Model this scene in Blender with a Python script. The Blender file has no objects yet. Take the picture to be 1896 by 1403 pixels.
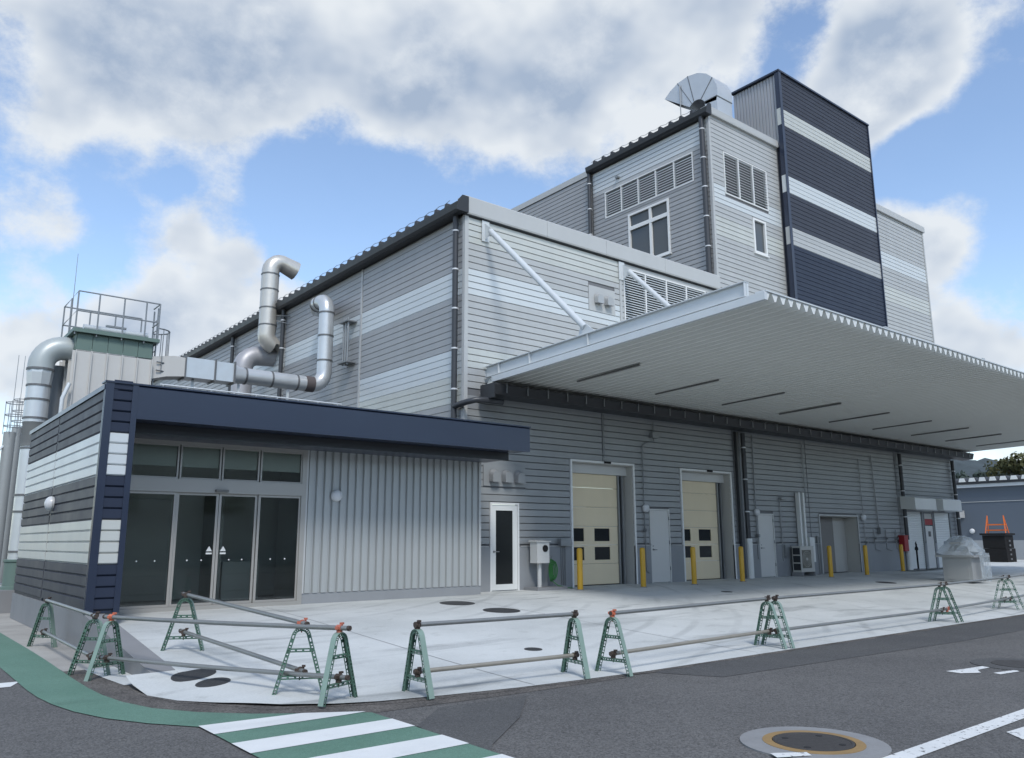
import bpy, math, random
from mathutils import Vector, Matrix
random.seed(7)
sc = bpy.context.scene
col = sc.collection
PI = math.pi
R = math.radians

# ------------------------------------------------------------------ camera
cam_d = bpy.data.cameras.new('camera'); cam = bpy.data.objects.new('camera', cam_d); col.objects.link(cam)
cam_d.sensor_fit = 'HORIZONTAL'; cam_d.sensor_width = 36.0; cam_d.lens = 28.392
cam_d.clip_start = 0.1; cam_d.clip_end = 2000
cm = Matrix(((0.78045, -0.12027, -0.61354), (-0.62520, -0.15611, -0.76469), (-0.00381, 0.98039, -0.19703))).to_4x4()
cm.translation = Vector((0, 0, 1.2)); cam.matrix_world = cm
sc.camera = cam
cy = sc.cycles; cy.max_bounces = 6; cy.diffuse_bounces = 3; cy.glossy_bounces = 3; cy.transmission_bounces = 3; cy.transparent_max_bounces = 6; cy.caustics_reflective = False; cy.caustics_refractive = False

# ------------------------------------------------------------------ exposure
vs = sc.view_settings
vs.view_transform = 'Standard'; vs.look = 'None'; vs.exposure = 0.6; vs.gamma = 1.0; vs.use_curve_mapping = False

# ------------------------------------------------------------------ sun (veiled by cloud, from behind the camera)
SUN_AZ = Vector((-0.42, -0.91, 0)).normalized(); SUN_EL = R(48)
sun_dir = Vector((SUN_AZ.x * math.cos(SUN_EL), SUN_AZ.y * math.cos(SUN_EL), math.sin(SUN_EL)))
sd = bpy.data.lights.new('sun', 'SUN'); sd.energy = 1.5; sd.angle = R(14); sd.color = (1.0, 0.965, 0.91)
so = bpy.data.objects.new('sun', sd); col.objects.link(so)
so.rotation_euler = sun_dir.to_track_quat('Z', 'Y').to_euler(); so.location = (0, -20, 40)

# ------------------------------------------------------------------ world: clear sky with broken cloud
w = bpy.data.worlds.new('World'); sc.world = w; w.use_nodes = True
nt = w.node_tree; N = nt.nodes; LK = nt.links; N.clear()
def wn(t, **k):
    n = N.new(t)
    for a, b in k.items(): setattr(n, a, b)
    return n
def wmath(op, a, b=None, clamp=False):
    n = wn('ShaderNodeMath', operation=op, use_clamp=clamp)
    for i, v in enumerate((a, b)):
        if v is None: continue
        if isinstance(v, (int, float)): n.inputs[i].default_value = v
        else: LK.new(v, n.inputs[i])
    return n.outputs[0]
sky = wn('ShaderNodeTexSky', sky_type='NISHITA', sun_disc=False)
sky.sun_elevation = SUN_EL; sky.sun_rotation = math.atan2(sun_dir.x, sun_dir.y)
sky.air_density = 1.0; sky.dust_density = 0.25; sky.ozone_density = 1.2; sky.altitude = 50
tc = wn('ShaderNodeTexCoord'); nrm = wn('ShaderNodeVectorMath', operation='NORMALIZE'); LK.new(tc.outputs['Generated'], nrm.inputs[0])
D = nrm.outputs[0]
def noise(vec, scale, detail=6, rough=0.55, dist=0.0, off=(0, 0, 0), stretch=(1, 1, 1)):
    mp = wn('ShaderNodeMapping'); LK.new(vec, mp.inputs[0]); mp.inputs[1].default_value = off; mp.inputs[3].default_value = stretch
    n = wn('ShaderNodeTexNoise'); LK.new(mp.outputs[0], n.inputs['Vector'])
    n.inputs['Scale'].default_value = scale; n.inputs['Detail'].default_value = detail
    n.inputs['Roughness'].default_value = rough; n.inputs['Distortion'].default_value = dist
    return n.outputs['Fac']
# cloud cover: fractal noise in direction space, with banks of cloud and gaps where they stood that day
def shifted(v):
    n = wn('ShaderNodeVectorMath', operation='ADD'); LK.new(D, n.inputs[0]); n.inputs[1].default_value = v; return n.outputs[0]
big = wmath('MULTIPLY', noise(D, 2.7, 2, 0.55, 0.0, (1.3, 4.2, 0.6), (1, 1, 1.5)), .42)
def fluff(vec, det): return wmath('MULTIPLY', noise(vec, 8.0, det, 0.66, 0.0, (3.7, 0.4, 2.6), (1, 1, 1.3)), .58)
puff = fluff(D, 8); puff_up = fluff(shifted((0.0, 0.0, 0.035)), 3)
cov = wmath('ADD', big, puff)
BANKS = [((0.096, 0.855, 0.509), 8, 0.16), ((0.214, 0.815, 0.539), 9, 0.2), ((0.369, 0.746, 0.554), 9, 0.2), ((0.521, 0.645, 0.558), 9, 0.2),
         ((0.630, 0.538, 0.560), 8, 0.18), ((0.700, 0.445, 0.559), 5, 0.08), ((0.286, 0.838, 0.464), 5.5, 0.14), ((0.157, 0.878, 0.452), 6, 0.1),
         ((0.470, 0.733, 0.492), 6, 0.16), ((0.575, 0.661, 0.482), 5, 0.14), ((0.408, 0.822, 0.397), 7.5, -0.24), ((0.288, 0.867, 0.407), 5.5, -0.18),
         ((0.517, 0.745, 0.421), 6, -0.16), ((0.597, 0.679, 0.427), 4, -0.1), ((0.189, 0.901, 0.390), 4.5, -0.16), ((0.114, 0.942, 0.316), 4.5, 0.14),
         ((0.229, 0.912, 0.341), 3.5, 0.12), ((0.287, 0.890, 0.355), 4, 0.2), ((0.184, 0.939, 0.291), 3.5, -0.2), ((0.115, 0.954, 0.278), 3, -0.12),
         ((0.376, 0.864, 0.335), 3.5, -0.12), ((0.340, 0.899, 0.277), 5, 0.2), ((0.221, 0.941, 0.258), 4, 0.2), ((0.156, 0.968, 0.198), 6, 0.16),
         ((0.273, 0.932, 0.240), 5, 0.18), ((0.792, 0.353, 0.498), 5.5, 0.24), ((0.783, 0.399, 0.478), 5, 0.2), ((0.801, 0.311, 0.511), 5, 0.14),
         ((0.849, 0.259, 0.461), 3.5, -0.1), ((0.876, 0.293, 0.383), 6, -0.22), ((0.844, 0.359, 0.399), 3.5, -0.18), ((0.872, 0.350, 0.342), 4.2, 0.2),
         ((0.878, 0.374, 0.301), 3.5, 0.12), ((0.909, 0.312, 0.278), 4, -0.14), ((0.923, 0.307, 0.232), 3, -0.08), ((0.915, 0.350, 0.199), 4.5, 0.18),
         ((0.068, 0.878, 0.474), 3, -0.14), ((0.740, 0.421, 0.525), 3, -0.14)]
acc = cov
for d, rad, amp in BANKS:
    if amp == 0: continue
    dv = Vector(d).normalized()
    dot = wn('ShaderNodeVectorMath', operation='DOT_PRODUCT'); LK.new(D, dot.inputs[0]); dot.inputs[1].default_value = dv
    mr = wn('ShaderNodeMapRange', interpolation_type='SMOOTHSTEP')
    mr.inputs[1].default_value = math.cos(R(rad)); mr.inputs[2].default_value = 1.0; mr.inputs[3].default_value = 0.0; mr.inputs[4].default_value = amp * .85
    LK.new(dot.outputs['Value'], mr.inputs[0]); acc = wmath('ADD', acc, mr.outputs[0])
dens = wn('ShaderNodeMapRange', interpolation_type='SMOOTHSTEP'); LK.new(acc, dens.inputs[0])
dens.inputs[1].default_value = 0.435; dens.inputs[2].default_value = 0.63; dens.inputs[3].default_value = 0.03; dens.inputs[4].default_value = 0.97
thick = wn('ShaderNodeMapRange', interpolation_type='SMOOTHSTEP'); LK.new(acc, thick.inputs[0])
thick.inputs[1].default_value = 0.52; thick.inputs[2].default_value = 0.80
under = noise(D, 3.4, 2, 0.55, 0.0, (7.1, 2.2, 3.3), (1, 1, 1.8))
relief = wmath('MULTIPLY', wmath('SUBTRACT', puff_up, puff), 3.6)
shade = wmath('ADD', relief, wmath('MULTIPLY', thick.outputs[0], wmath('ADD', wmath('MULTIPLY', under, 1.25), -0.05)), True)
cc = wn('ShaderNodeMixRGB'); LK.new(shade, cc.inputs[0]); cc.inputs[1].default_value = (3.55, 3.75, 3.95, 1); cc.inputs[2].default_value = (1.72, 2.12, 2.75, 1)
mixc = wn('ShaderNodeMixRGB'); LK.new(dens.outputs[0], mixc.inputs[0]); LK.new(sky.outputs[0], mixc.inputs[1]); LK.new(cc.outputs[0], mixc.inputs[2])
bg = wn('ShaderNodeBackground'); LK.new(mixc.outputs[0], bg.inputs[0]); bg.inputs[1].default_value = 0.15
w.cycles.sampling_method = 'MANUAL'; w.cycles.sample_map_resolution = 512
wo = wn('ShaderNodeOutputWorld'); LK.new(bg.outputs[0], wo.inputs[0])

# ------------------------------------------------------------------ materials
MATS = {}
def mat(name, c, rough=0.6, metal=0.0, var=0.06, vscale=1.5, bump=0.0, bscale=60, objvar=0.0, streak=0.0, spec=0.5, coat=0.0):
    m = bpy.data.materials.new(name); m.use_nodes = True; MATS[name] = m
    t = m.node_tree; b = t.nodes['Principled BSDF']
    b.inputs['Roughness'].default_value = rough; b.inputs['Metallic'].default_value = metal
    b.inputs['Specular IOR Level'].default_value = spec
    if coat: b.inputs['Coat Weight'].default_value = coat; b.inputs['Coat Roughness'].default_value = 0.25
    g = t.nodes.new('ShaderNodeNewGeometry')
    def nz(scale, detail=4, st=(1, 1, 1)):
        mp = t.nodes.new('ShaderNodeMapping'); t.links.new(g.outputs['Position'], mp.inputs[0]); mp.inputs[3].default_value = st
        n = t.nodes.new('ShaderNodeTexNoise'); t.links.new(mp.outputs[0], n.inputs['Vector'])
        n.inputs['Scale'].default_value = scale; n.inputs['Detail'].default_value = detail; n.inputs['Roughness'].default_value = 0.6
        return n.outputs['Fac']
    def mth(op, a, bb):
        n = t.nodes.new('ShaderNodeMath'); n.operation = op
        for i, v in enumerate((a, bb)):
            if isinstance(v, (int, float)): n.inputs[i].default_value = v
            else: t.links.new(v, n.inputs[i])
        return n.outputs[0]
    f = mth('ADD', mth('MULTIPLY', mth('SUBTRACT', nz(vscale), 0.5), 2 * var), 1.0)
    if streak: f = mth('ADD', f, mth('MULTIPLY', mth('SUBTRACT', nz(3.0, 5, (1, 1, 0.12)), 0.5), 2 * streak))
    if objvar:
        oi = t.nodes.new('ShaderNodeObjectInfo')
        f = mth('ADD', f, mth('MULTIPLY', mth('SUBTRACT', oi.outputs['Random'], 0.5), 2 * objvar))
    vm = t.nodes.new('ShaderNodeVectorMath'); vm.operation = 'SCALE'; vm.inputs[0].default_value = c; t.links.new(f, vm.inputs['Scale'])
    t.links.new(vm.outputs[0], b.inputs['Base Color'])
    if var:
        r = mth('ADD', mth('MULTIPLY', mth('SUBTRACT', nz(vscale * 2.3), 0.5), 0.25), rough); t.links.new(r, b.inputs['Roughness'])
    if bump:
        bp = t.nodes.new('ShaderNodeBump'); bp.inputs['Strength'].default_value = bump; bp.inputs['Distance'].default_value = 0.02
        t.links.new(nz(bscale, 3), bp.inputs['Height']); t.links.new(bp.outputs[0], b.inputs['Normal'])
    return m
# coated steel sidings
S_GREY = mat('siding_grey', (.355, .362, .370), .42, .15, .05, .8, objvar=.035, streak=.09)
S_LIGHT = mat('siding_light_grey', (.455, .468, .468), .42, .15, .05, .8, objvar=.035, streak=.09)
S_WHITE = mat('siding_pale_blue_white', (.61, .65, .665), .40, .15, .04, .8, objvar=.02, streak=.04)
S_CREAM = mat('siding_cream', (.545, .565, .54), .42, .15, .05, .8, objvar=.035, streak=.09)
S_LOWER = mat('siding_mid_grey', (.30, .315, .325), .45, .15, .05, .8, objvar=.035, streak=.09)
S_NAVY = mat('siding_navy', (.024, .033, .058), .5, .0, .06, .8, objvar=.03, streak=.06, spec=.3)
S_SLATE = mat('siding_slate', (.041, .046, .064), .5, .0, .06, .8, objvar=.03, streak=.06, spec=.3)
NAVY = mat('navy_sheet', (.018, .027, .053), .33, .0, .05, .6, streak=.04, coat=.3)
COPING = mat('grey_coping', (.475, .488, .488), .45, .1, .05, 1.0, streak=.04)
VPANEL = mat('vertical_panel_grey', (.38, .39, .41), .40, .2, .05, 1.0, streak=.05)
RIBWALL = mat('ribbed_wall_grey', (.41, .43, .43), .42, .2, .05, 1.0, objvar=.02, streak=.05)
BACK = mat('wall_backing', (.16, .165, .175), .7)
ROOFM = mat('dark_roof_sheet', (.05, .052, .058), .5, .2)
GUTTER = mat('dark_gutter', (.032, .035, .040), .45, .1, .08)
PIPE_DK = mat('dark_downpipe', (.045, .049, .056), .4, .1, .08)
BRACKET = mat('white_bracket', (.62, .64, .66), .5, .2)
WHITE = mat('white_paint', (.72, .74, .73), .4, 0, .04, 2, streak=.03)
STEELW = mat('white_steel', (.60, .635, .655), .4, .1, .05, 2, streak=.05)
SOFFIT = mat('canopy_sheet', (.78, .79, .75), .5, .1, .04, 1.2)
CANLIGHT = mat('lamp_housing', (.17, .17, .165), .5)
TUBE = mat('lamp_tube', (.62, .63, .62), .4)
GALV = mat('galvanised_duct', (.60, .625, .64), .34, .5, .10, 2.0, bump=.05, bscale=8)
GALVD = mat('duct_band', (.16, .165, .17), .5, .4)
BEIGED = mat('weathered_duct', (.60, .585, .545), .38, .5, .10, 2.0, streak=.06)
GREEN_M = mat('green_cladding', (.135, .20, .175), .5, .1, .08, 2, streak=.06)
CREAM_P = mat('cream_panel', (.56, .555, .535), .5, .05, .06, 2, streak=.08)
RAIL = mat('galvanised_rail', (.27, .285, .295), .45, .6, .08)
ALU = mat('aluminium_frame', (.40, .39, .365), .4, .35, .05)
ALUW = mat('white_frame', (.76, .77, .765), .4, .05, .04)
DOORC = mat('cream_door', (.80, .685, .48), .5, 0, .04, 1.4, streak=.04)
DOORW = mat('white_door', (.60, .605, .59), .5, 0, .04)
JAMB = mat('door_reveal', (.48, .475, .45), .55, 0, .04)
DARKIN = mat('dark_inside', (.02, .02, .022), .8, var=0)
DADO = mat('concrete_dado', (.265, .28, .295), .7, 0, .08, 1.2, bump=.08, streak=.06)
BASEC = mat('concrete_base', (.24, .245, .255), .8, 0, .10, 2.0, bump=.15, streak=.08)
YELLOW = mat('yellow_paint', (.62, .36, .028), .42, 0, .08, 4, streak=.08)
ORANGE = mat('orange_plastic', (.80, .18, .03), .5, 0, .08, 6)
REDC = mat('red_clamp', (.48, .15, .10), .5, .1, .15, 20)
RUSTC = mat('dark_clamp', (.085, .065, .055), .6, .4, .2, 20)
RED = mat('red_box', (.32, .02, .025), .45)
BGREEN = mat('barricade_green', (.085, .165, .125), .34, .1, .20, 7, bump=.05, objvar=.05)
BPALE = mat('barricade_green_sky_sheen', (.23, .325, .28), .4, .1, .18, 7, bump=.05)  # paler green for the outer plates: reflected sky put into the colour
PIPEG = mat('scaffold_pipe', (.27, .28, .275), .42, .55, .14, 5, bump=.05, streak=.1)
PIPEB = mat('stained_scaffold_pipe', (.33, .31, .265), .5, .4, .16, 6, bump=.05)
IRON = mat('cast_iron', (.065, .067, .07), .6, .4, .15, 10, bump=.3, bscale=40)
MHLID = mat('manhole_iron', (.072, .068, .066), .6, .4, .15, 10, bump=.25, bscale=45)
MHYEL = mat('worn_yellow_ring', (.29, .19, .08), .75, 0, .25, 6, bump=.2)
MHCON = mat('manhole_mortar', (.24, .245, .25), .85, 0, .18, 6, bump=.3, bscale=30)
GLOBE = mat('opal_globe', (.62, .64, .66), .3, 0, .02)
ACC = mat('ac_casing', (.52, .52, .49), .5, 0, .05)
STAIN = mat('stainless', (.46, .47, .47), .42, .45, .05, 2)
HOSE = mat('green_hose', (.035, .17, .045), .5)
BLACKP = mat('black_plastic', (.012, .012, .013), .75, spec=.3)
FARWALL = mat('far_wall', (.115, .14, .175), .5, .1, .04, .5)
FARLOW = mat('far_wall_base', (.33, .35, .37), .7)
TREED = mat('tree_dark', (.042, .062, .052), .8, 0, .3, .6, objvar=.15)  # lightened towards blue, distance haze put into the leaf colour
TREEO = mat('tree_olive', (.075, .078, .026), .8, 0, .3, .6, objvar=.1)
BARK = mat('bark', (.06, .05, .04), .9)
HILLM = mat('hill_wood', (.050, .068, .075), .9, 0, .5, .25)  # bluish wood tone with the distance haze painted in
BLIND = mat('roller_blind', (.74, .77, .70), .8)
SLEEVE = mat('flexible_sleeve', (.14, .15, .15), .7)
ACREC = mat('fan_recess', (.16, .155, .13), .6)
LVBACK = mat('louver_mesh', (.10, .105, .11), .8)
ROOM = mat('room_wall', (.66, .67, .63), .8)
ROOMF = mat('room_floor', (.22, .21, .19), .5)

def glass(name, tint, refl=1.0):
    m = bpy.data.materials.new(name); m.use_nodes = True; t = m.node_tree; t.nodes.clear()
    o = t.nodes.new('ShaderNodeOutputMaterial'); mx = t.nodes.new('ShaderNodeMixShader')
    tr = t.nodes.new('ShaderNodeBsdfTransparent'); tr.inputs[0].default_value = (*tint, 1)
    gl = t.nodes.new('ShaderNodeBsdfGlossy'); gl.inputs['Roughness'].default_value = .03; gl.inputs[0].default_value = (refl, refl, refl, 1)
    fr = t.nodes.new('ShaderNodeFresnel'); fr.inputs[0].default_value = 1.5
    t.links.new(fr.outputs[0], mx.inputs[0]); t.links.new(tr.outputs[0], mx.inputs[1]); t.links.new(gl.outputs[0], mx.inputs[2]); t.links.new(mx.outputs[0], o.inputs[0])
    return m
GLASS = glass('tinted_glass', (.84, .87, .85))
GLASSU = mat('upper_window_glass', (.075, .085, .09), .05, 0, 0, spec=.7)
GLASSD = mat('dark_window_glass', (.016, .019, .020), .06, 0, 0, spec=.5)

def film_mat():
    m = bpy.data.materials.new('plastic_film'); m.use_nodes = True; t = m.node_tree; b = t.nodes['Principled BSDF']
    b.inputs['Base Color'].default_value = (.62, .70, .76, 1); b.inputs['Roughness'].default_value = .15
    b.inputs['Alpha'].default_value = .5
    n = t.nodes.new('ShaderNodeTexNoise'); n.inputs['Scale'].default_value = 9; n.inputs['Distortion'].default_value = 2
    bp = t.nodes.new('ShaderNodeBump'); bp.inputs['Strength'].default_value = 1; bp.inputs['Distance'].default_value = .05
    t.links.new(n.outputs['Fac'], bp.inputs['Height']); t.links.new(bp.outputs[0], b.inputs['Normal'])
    return m
FILM = film_mat()

def ground_mat(name, c1, c2, speck, rough, bumps, big=.35, marks=0.0, grain=160.0):
    m = bpy.data.materials.new(name); m.use_nodes = True; t = m.node_tree; b = t.nodes['Principled BSDF']
    g = t.nodes.new('ShaderNodeNewGeometry'); P = g.outputs['Position']
    def nz(s, d=5, st=(1, 1, 1), rgh=.6, dist=0):
        mp = t.nodes.new('ShaderNodeMapping'); t.links.new(P, mp.inputs[0]); mp.inputs[3].default_value = st
        n = t.nodes.new('ShaderNodeTexNoise'); t.links.new(mp.outputs[0], n.inputs['Vector']); n.inputs['Scale'].default_value = s
        n.inputs['Detail'].default_value = d; n.inputs['Roughness'].default_value = rgh; n.inputs['Distortion'].default_value = dist
        return n.outputs['Fac']
    def ramp(s, lo, hi):
        r = t.nodes.new('ShaderNodeMapRange'); t.links.new(s, r.inputs[0]); r.inputs[1].default_value = lo; r.inputs[2].default_value = hi
        return r.outputs[0]
    def mul(a, bb):
        n = t.nodes.new('ShaderNodeMath'); n.operation = 'MULTIPLY'
        for i, v in enumerate((a, bb)):
            if isinstance(v, (int, float)): n.inputs[i].default_value = v
            else: t.links.new(v, n.inputs[i])
        return n.outputs[0]
    mx = t.nodes.new('ShaderNodeMixRGB'); t.links.new(ramp(nz(big, 6), .35, .65), mx.inputs[0]); mx.inputs[1].default_value = (*c1, 1); mx.inputs[2].default_value = (*c2, 1)
    out = mx.outputs[0]
    if marks:
        mk = t.nodes.new('ShaderNodeMixRGB'); mk.blend_type = 'MULTIPLY'
        t.links.new(mul(mul(ramp(nz(.9, 4, (.35, 1.6, 1), .55, 1.2), .52, .72), ramp(nz(.28, 3), .42, .6)), marks), mk.inputs[0])
        t.links.new(out, mk.inputs[1]); mk.inputs[2].default_value = (.45, .46, .47, 1); out = mk.outputs[0]
        mk2 = t.nodes.new('ShaderNodeMixRGB'); mk2.blend_type = 'MULTIPLY'
        t.links.new(mul(ramp(nz(3.1, 6), .60, .76), marks * .6), mk2.inputs[0])
        t.links.new(out, mk2.inputs[1]); mk2.inputs[2].default_value = (.6, .6, .58, 1); out = mk2.outputs[0]
    if name == 'apron_concrete':
        mp = t.nodes.new('ShaderNodeMapping'); t.links.new(P, mp.inputs[0]); mp.inputs[1].default_value = (-3.0, -24.0, 0)
        wv = t.nodes.new('ShaderNodeTexWave'); wv.wave_type = 'RINGS'; wv.rings_direction = 'Z'; wv.inputs['Scale'].default_value = .42; wv.inputs['Distortion'].default_value = 1.6; wv.inputs['Detail'].default_value = 2; wv.inputs['Detail Scale'].default_value = .5
        t.links.new(mp.outputs[0], wv.inputs['Vector'])
        mk = t.nodes.new('ShaderNodeMixRGB'); mk.blend_type = 'MULTIPLY'
        t.links.new(mul(mul(ramp(wv.outputs['Fac'], .86, .99), ramp(nz(.33, 4, (1, 1, 1), .6), .47, .62)), .38), mk.inputs[0])
        t.links.new(out, mk.inputs[1]); mk.inputs[2].default_value = (.52, .53, .54, 1); out = mk.outputs[0]
    if speck:
        sp = t.nodes.new('ShaderNodeMixRGB'); sp.blend_type = 'OVERLAY'; sp.inputs[0].default_value = speck
        v = t.nodes.new('ShaderNodeTexVoronoi'); v.inputs['Scale'].default_value = grain; t.links.new(P, v.inputs['Vector'])
        bw = t.nodes.new('ShaderNodeRGBToBW'); t.links.new(v.outputs['Color'], bw.inputs[0])
        n2 = t.nodes.new('ShaderNodeMath'); n2.operation = 'ADD'; t.links.new(mul(bw.outputs[0], .6), n2.inputs[0]); t.links.new(mul(nz(26, 3), .4), n2.inputs[1])
        t.links.new(out, sp.inputs[1]); t.links.new(n2.outputs[0], sp.inputs[2]); out = sp.outputs[0]
    t.links.new(out, b.inputs['Base Color']); b.inputs['Roughness'].default_value = rough
    bp = t.nodes.new('ShaderNodeBump'); bp.inputs['Strength'].default_value = bumps; bp.inputs['Distance'].default_value = .01
    t.links.new(nz(grain * .7, 3), bp.inputs['Height']); t.links.new(bp.outputs[0], b.inputs['Normal'])
    return m
ASPHALT = ground_mat('asphalt', (.096, .095, .094), (.124, .122, .119), .9, .85, .6, .4, .25, 75)
ASPH_DK = ground_mat('new_asphalt', (.074, .075, .077), (.088, .089, .089), .7, .85, .5, .8, 0, 90)
ASPH_BR = ground_mat('worn_asphalt', (.070, .065, .062), (.13, .12, .11), .9, .9, .8, 2.2, 0, 60)
CONCRETE = ground_mat('apron_concrete', (.50, .525, .52), (.62, .645, .64), .12, .75, .15, .45, .95, 60)
PAVE = ground_mat('pavement_concrete', (.33, .32, .30), (.42, .41, .385), .15, .85, .2, 1.0, .5, 80)
PGREEN = ground_mat('green_road_paint', (.098, .200, .150), (.125, .235, .182), .40, .75, .4, .9, .5)
def worn_white():
    m = ground_mat('white_road_paint', (.66, .68, .68), (.74, .755, .75), .12, .7, .4, 2.0, .25)
    t = m.node_tree; b = t.nodes['Principled BSDF']; src = b.inputs['Base Color'].links[0].from_socket
    g = t.nodes.new('ShaderNodeNewGeometry'); n = t.nodes.new('ShaderNodeTexNoise'); n.inputs['Scale'].default_value = 22; n.inputs['Detail'].default_value = 5
    t.links.new(g.outputs['Position'], n.inputs['Vector']); r = t.nodes.new('ShaderNodeMapRange'); t.links.new(n.outputs['Fac'], r.inputs[0])
    r.inputs[1].default_value = .60; r.inputs[2].default_value = .66
    mx = t.nodes.new('ShaderNodeMixRGB'); t.links.new(r.outputs[0], mx.inputs[0]); t.links.new(src, mx.inputs[1]); mx.inputs[2].default_value = (.16, .16, .165, 1)
    t.links.new(mx.outputs[0], b.inputs['Base Color']); return m
PWHITE = ground_mat('white_crossing_paint', (.68, .70, .70), (.75, .765, .76), .12, .7, .3, 2.0, .4)
PWORN = worn_white()

# ------------------------------------------------------------------ mesh helpers
WPOS = {}
class MB:
    def __init__(s): s.v = []; s.f = []
    def add(s, vs, fs):
        o = len(s.v); s.v += [tuple(p) for p in vs]; s.f += [tuple(i + o for i in q) for q in fs]; return s
    def box(s, x0, x1, y0, y1, z0, z1):
        x0, x1 = sorted((x0, x1)); y0, y1 = sorted((y0, y1)); z0, z1 = sorted((z0, z1))
        return s.add([(x0, y0, z0), (x1, y0, z0), (x1, y1, z0), (x0, y1, z0), (x0, y0, z1), (x1, y0, z1), (x1, y1, z1), (x0, y1, z1)],
                     [(0, 3, 2, 1), (4, 5, 6, 7), (0, 1, 5, 4), (1, 2, 6, 5), (2, 3, 7, 6), (3, 0, 4, 7)])
    def prism(s, poly, axis, a, b):
        """poly in the two other axes, extruded along axis from a to b"""
        n = len(poly)
        def mk(p, h):
            return {'x': (h, p[0], p[1]), 'y': (p[0], h, p[1]), 'z': (p[0], p[1], h)}[axis]
        vs = [mk(p, a) for p in poly] + [mk(p, b) for p in poly]
        fs = [tuple(range(n)), tuple(range(2 * n - 1, n - 1, -1))] + [(i, i + n, (i + 1) % n + n, (i + 1) % n) for i in range(n)]
        return s.add(vs, fs)
    def sheet(s, pts, z):
        return s.add([(p[0], p[1], z if len(p) < 3 else p[2]) for p in pts], [tuple(range(len(pts)))])
    def tube(s, pts, r, n=12, cap=True):
        pts = [Vector(p) for p in pts]; rs = r if isinstance(r, (list, tuple)) else [r] * len(pts)
        t0 = (pts[1] - pts[0]).normalized(); up = Vector((0, 0, 1)) if abs(t0.z) < .9 else Vector((1, 0, 0))
        u = t0.cross(up).normalized(); rings = []
        for i, p in enumerate(pts):
            if i == 0: t = t0
            elif i == len(pts) - 1: t = (pts[i] - pts[i - 1]).normalized()
            else: t = ((pts[i + 1] - pts[i]).normalized() + (pts[i] - pts[i - 1]).normalized()).normalized()
            u = (u - t * u.dot(t)).normalized(); v = t.cross(u)
            rings.append([p + (u * math.cos(2 * PI * k / n) + v * math.sin(2 * PI * k / n)) * rs[i] for k in range(n)])
        vs = [q for g in rings for q in g]; fs = []
        for i in range(len(pts) - 1):
            for k in range(n):
                a = i * n + k; b = i * n + (k + 1) % n; fs.append((a, b, b + n, a + n))
        if cap: fs += [tuple(range(n - 1, -1, -1)), tuple(range((len(pts) - 1) * n, len(pts) * n))]
        return s.add(vs, fs)
    def lathe(s, c, prof, n=20, axis='z'):
        vs = []; fs = []; m = len(prof)
        for r, h in prof:
            for k in range(n):
                a = 2 * PI * k / n; x, y = r * math.cos(a), r * math.sin(a)
                vs.append({'z': (c[0] + x, c[1] + y, c[2] + h), 'y': (c[0] + x, c[1] + h, c[2] + y), 'x': (c[0] + h, c[1] + x, c[2] + y)}[axis])
        for i in range(m - 1):
            for k in range(n):
                a = i * n + k; b = i * n + (k + 1) % n; fs.append((a, b, b + n, a + n))
        if prof[0][0] > 1e-4: fs.append(tuple(range(n)))
        if prof[-1][0] > 1e-4: fs.append(tuple(range((m - 1) * n, m * n)))
        return s.add(vs, fs)
def arc(c, r, a0, a1, n, plane='xz'):
    out = []
    for i in range(n + 1):
        a = R(a0 + (a1 - a0) * i / n); x, y = r * math.cos(a), r * math.sin(a)
        out.append({'xz': (c[0] + x, c[1], c[2] + y), 'yz': (c[0], c[1] + x, c[2] + y), 'xy': (c[0] + x, c[1] + y, c[2])}[plane])
    return out
def obj(name, mb, m, parent=None, smooth=False, origin=None, kind=None, label=None, cat=None, group=None):
    xs = [p[0] for p in mb.v]; ys = [p[1] for p in mb.v]; zs = [p[2] for p in mb.v]
    o = Vector(origin) if origin is not None else Vector(((min(xs) + max(xs)) / 2, (min(ys) + max(ys)) / 2, min(zs)))
    me = bpy.data.meshes.new(name); me.from_pydata([Vector(p) - o for p in mb.v], [], mb.f); me.update()
    me.materials.append(m)
    if smooth:
        me.polygons.foreach_set('use_smooth', [True] * len(me.polygons))
        try: me.set_sharp_from_angle(angle=R(40))
        except Exception: pass
    ob = bpy.data.objects.new(name, me); col.objects.link(ob)
    place(ob, o, parent)
    tag(ob, label, cat, group, kind)
    return ob
def place(ob, wloc, parent):
    wloc = Vector(wloc)
    if parent is not None:
        ob.parent = parent; ob.location = wloc - WPOS[parent]
    else: ob.location = wloc
    WPOS[ob] = wloc
def tag(o, label=None, cat=None, group=None, kind=None):
    if label: o['label'] = label
    if cat: o['category'] = cat
    if group: o['group'] = group
    if kind: o['kind'] = kind
    return o
def thing(name, loc, label, cat, group=None):
    o = bpy.data.objects.new(name, None); col.objects.link(o); o.empty_display_size = .2
    place(o, loc, None); return tag(o, label, cat, group)
def copy_tree(o, parent=None):
    c = o.copy(); col.objects.link(c); c.parent = parent
    for ch in o.children: copy_tree(ch, c)
    return c
def B(*a): return MB().box(*a)

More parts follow.
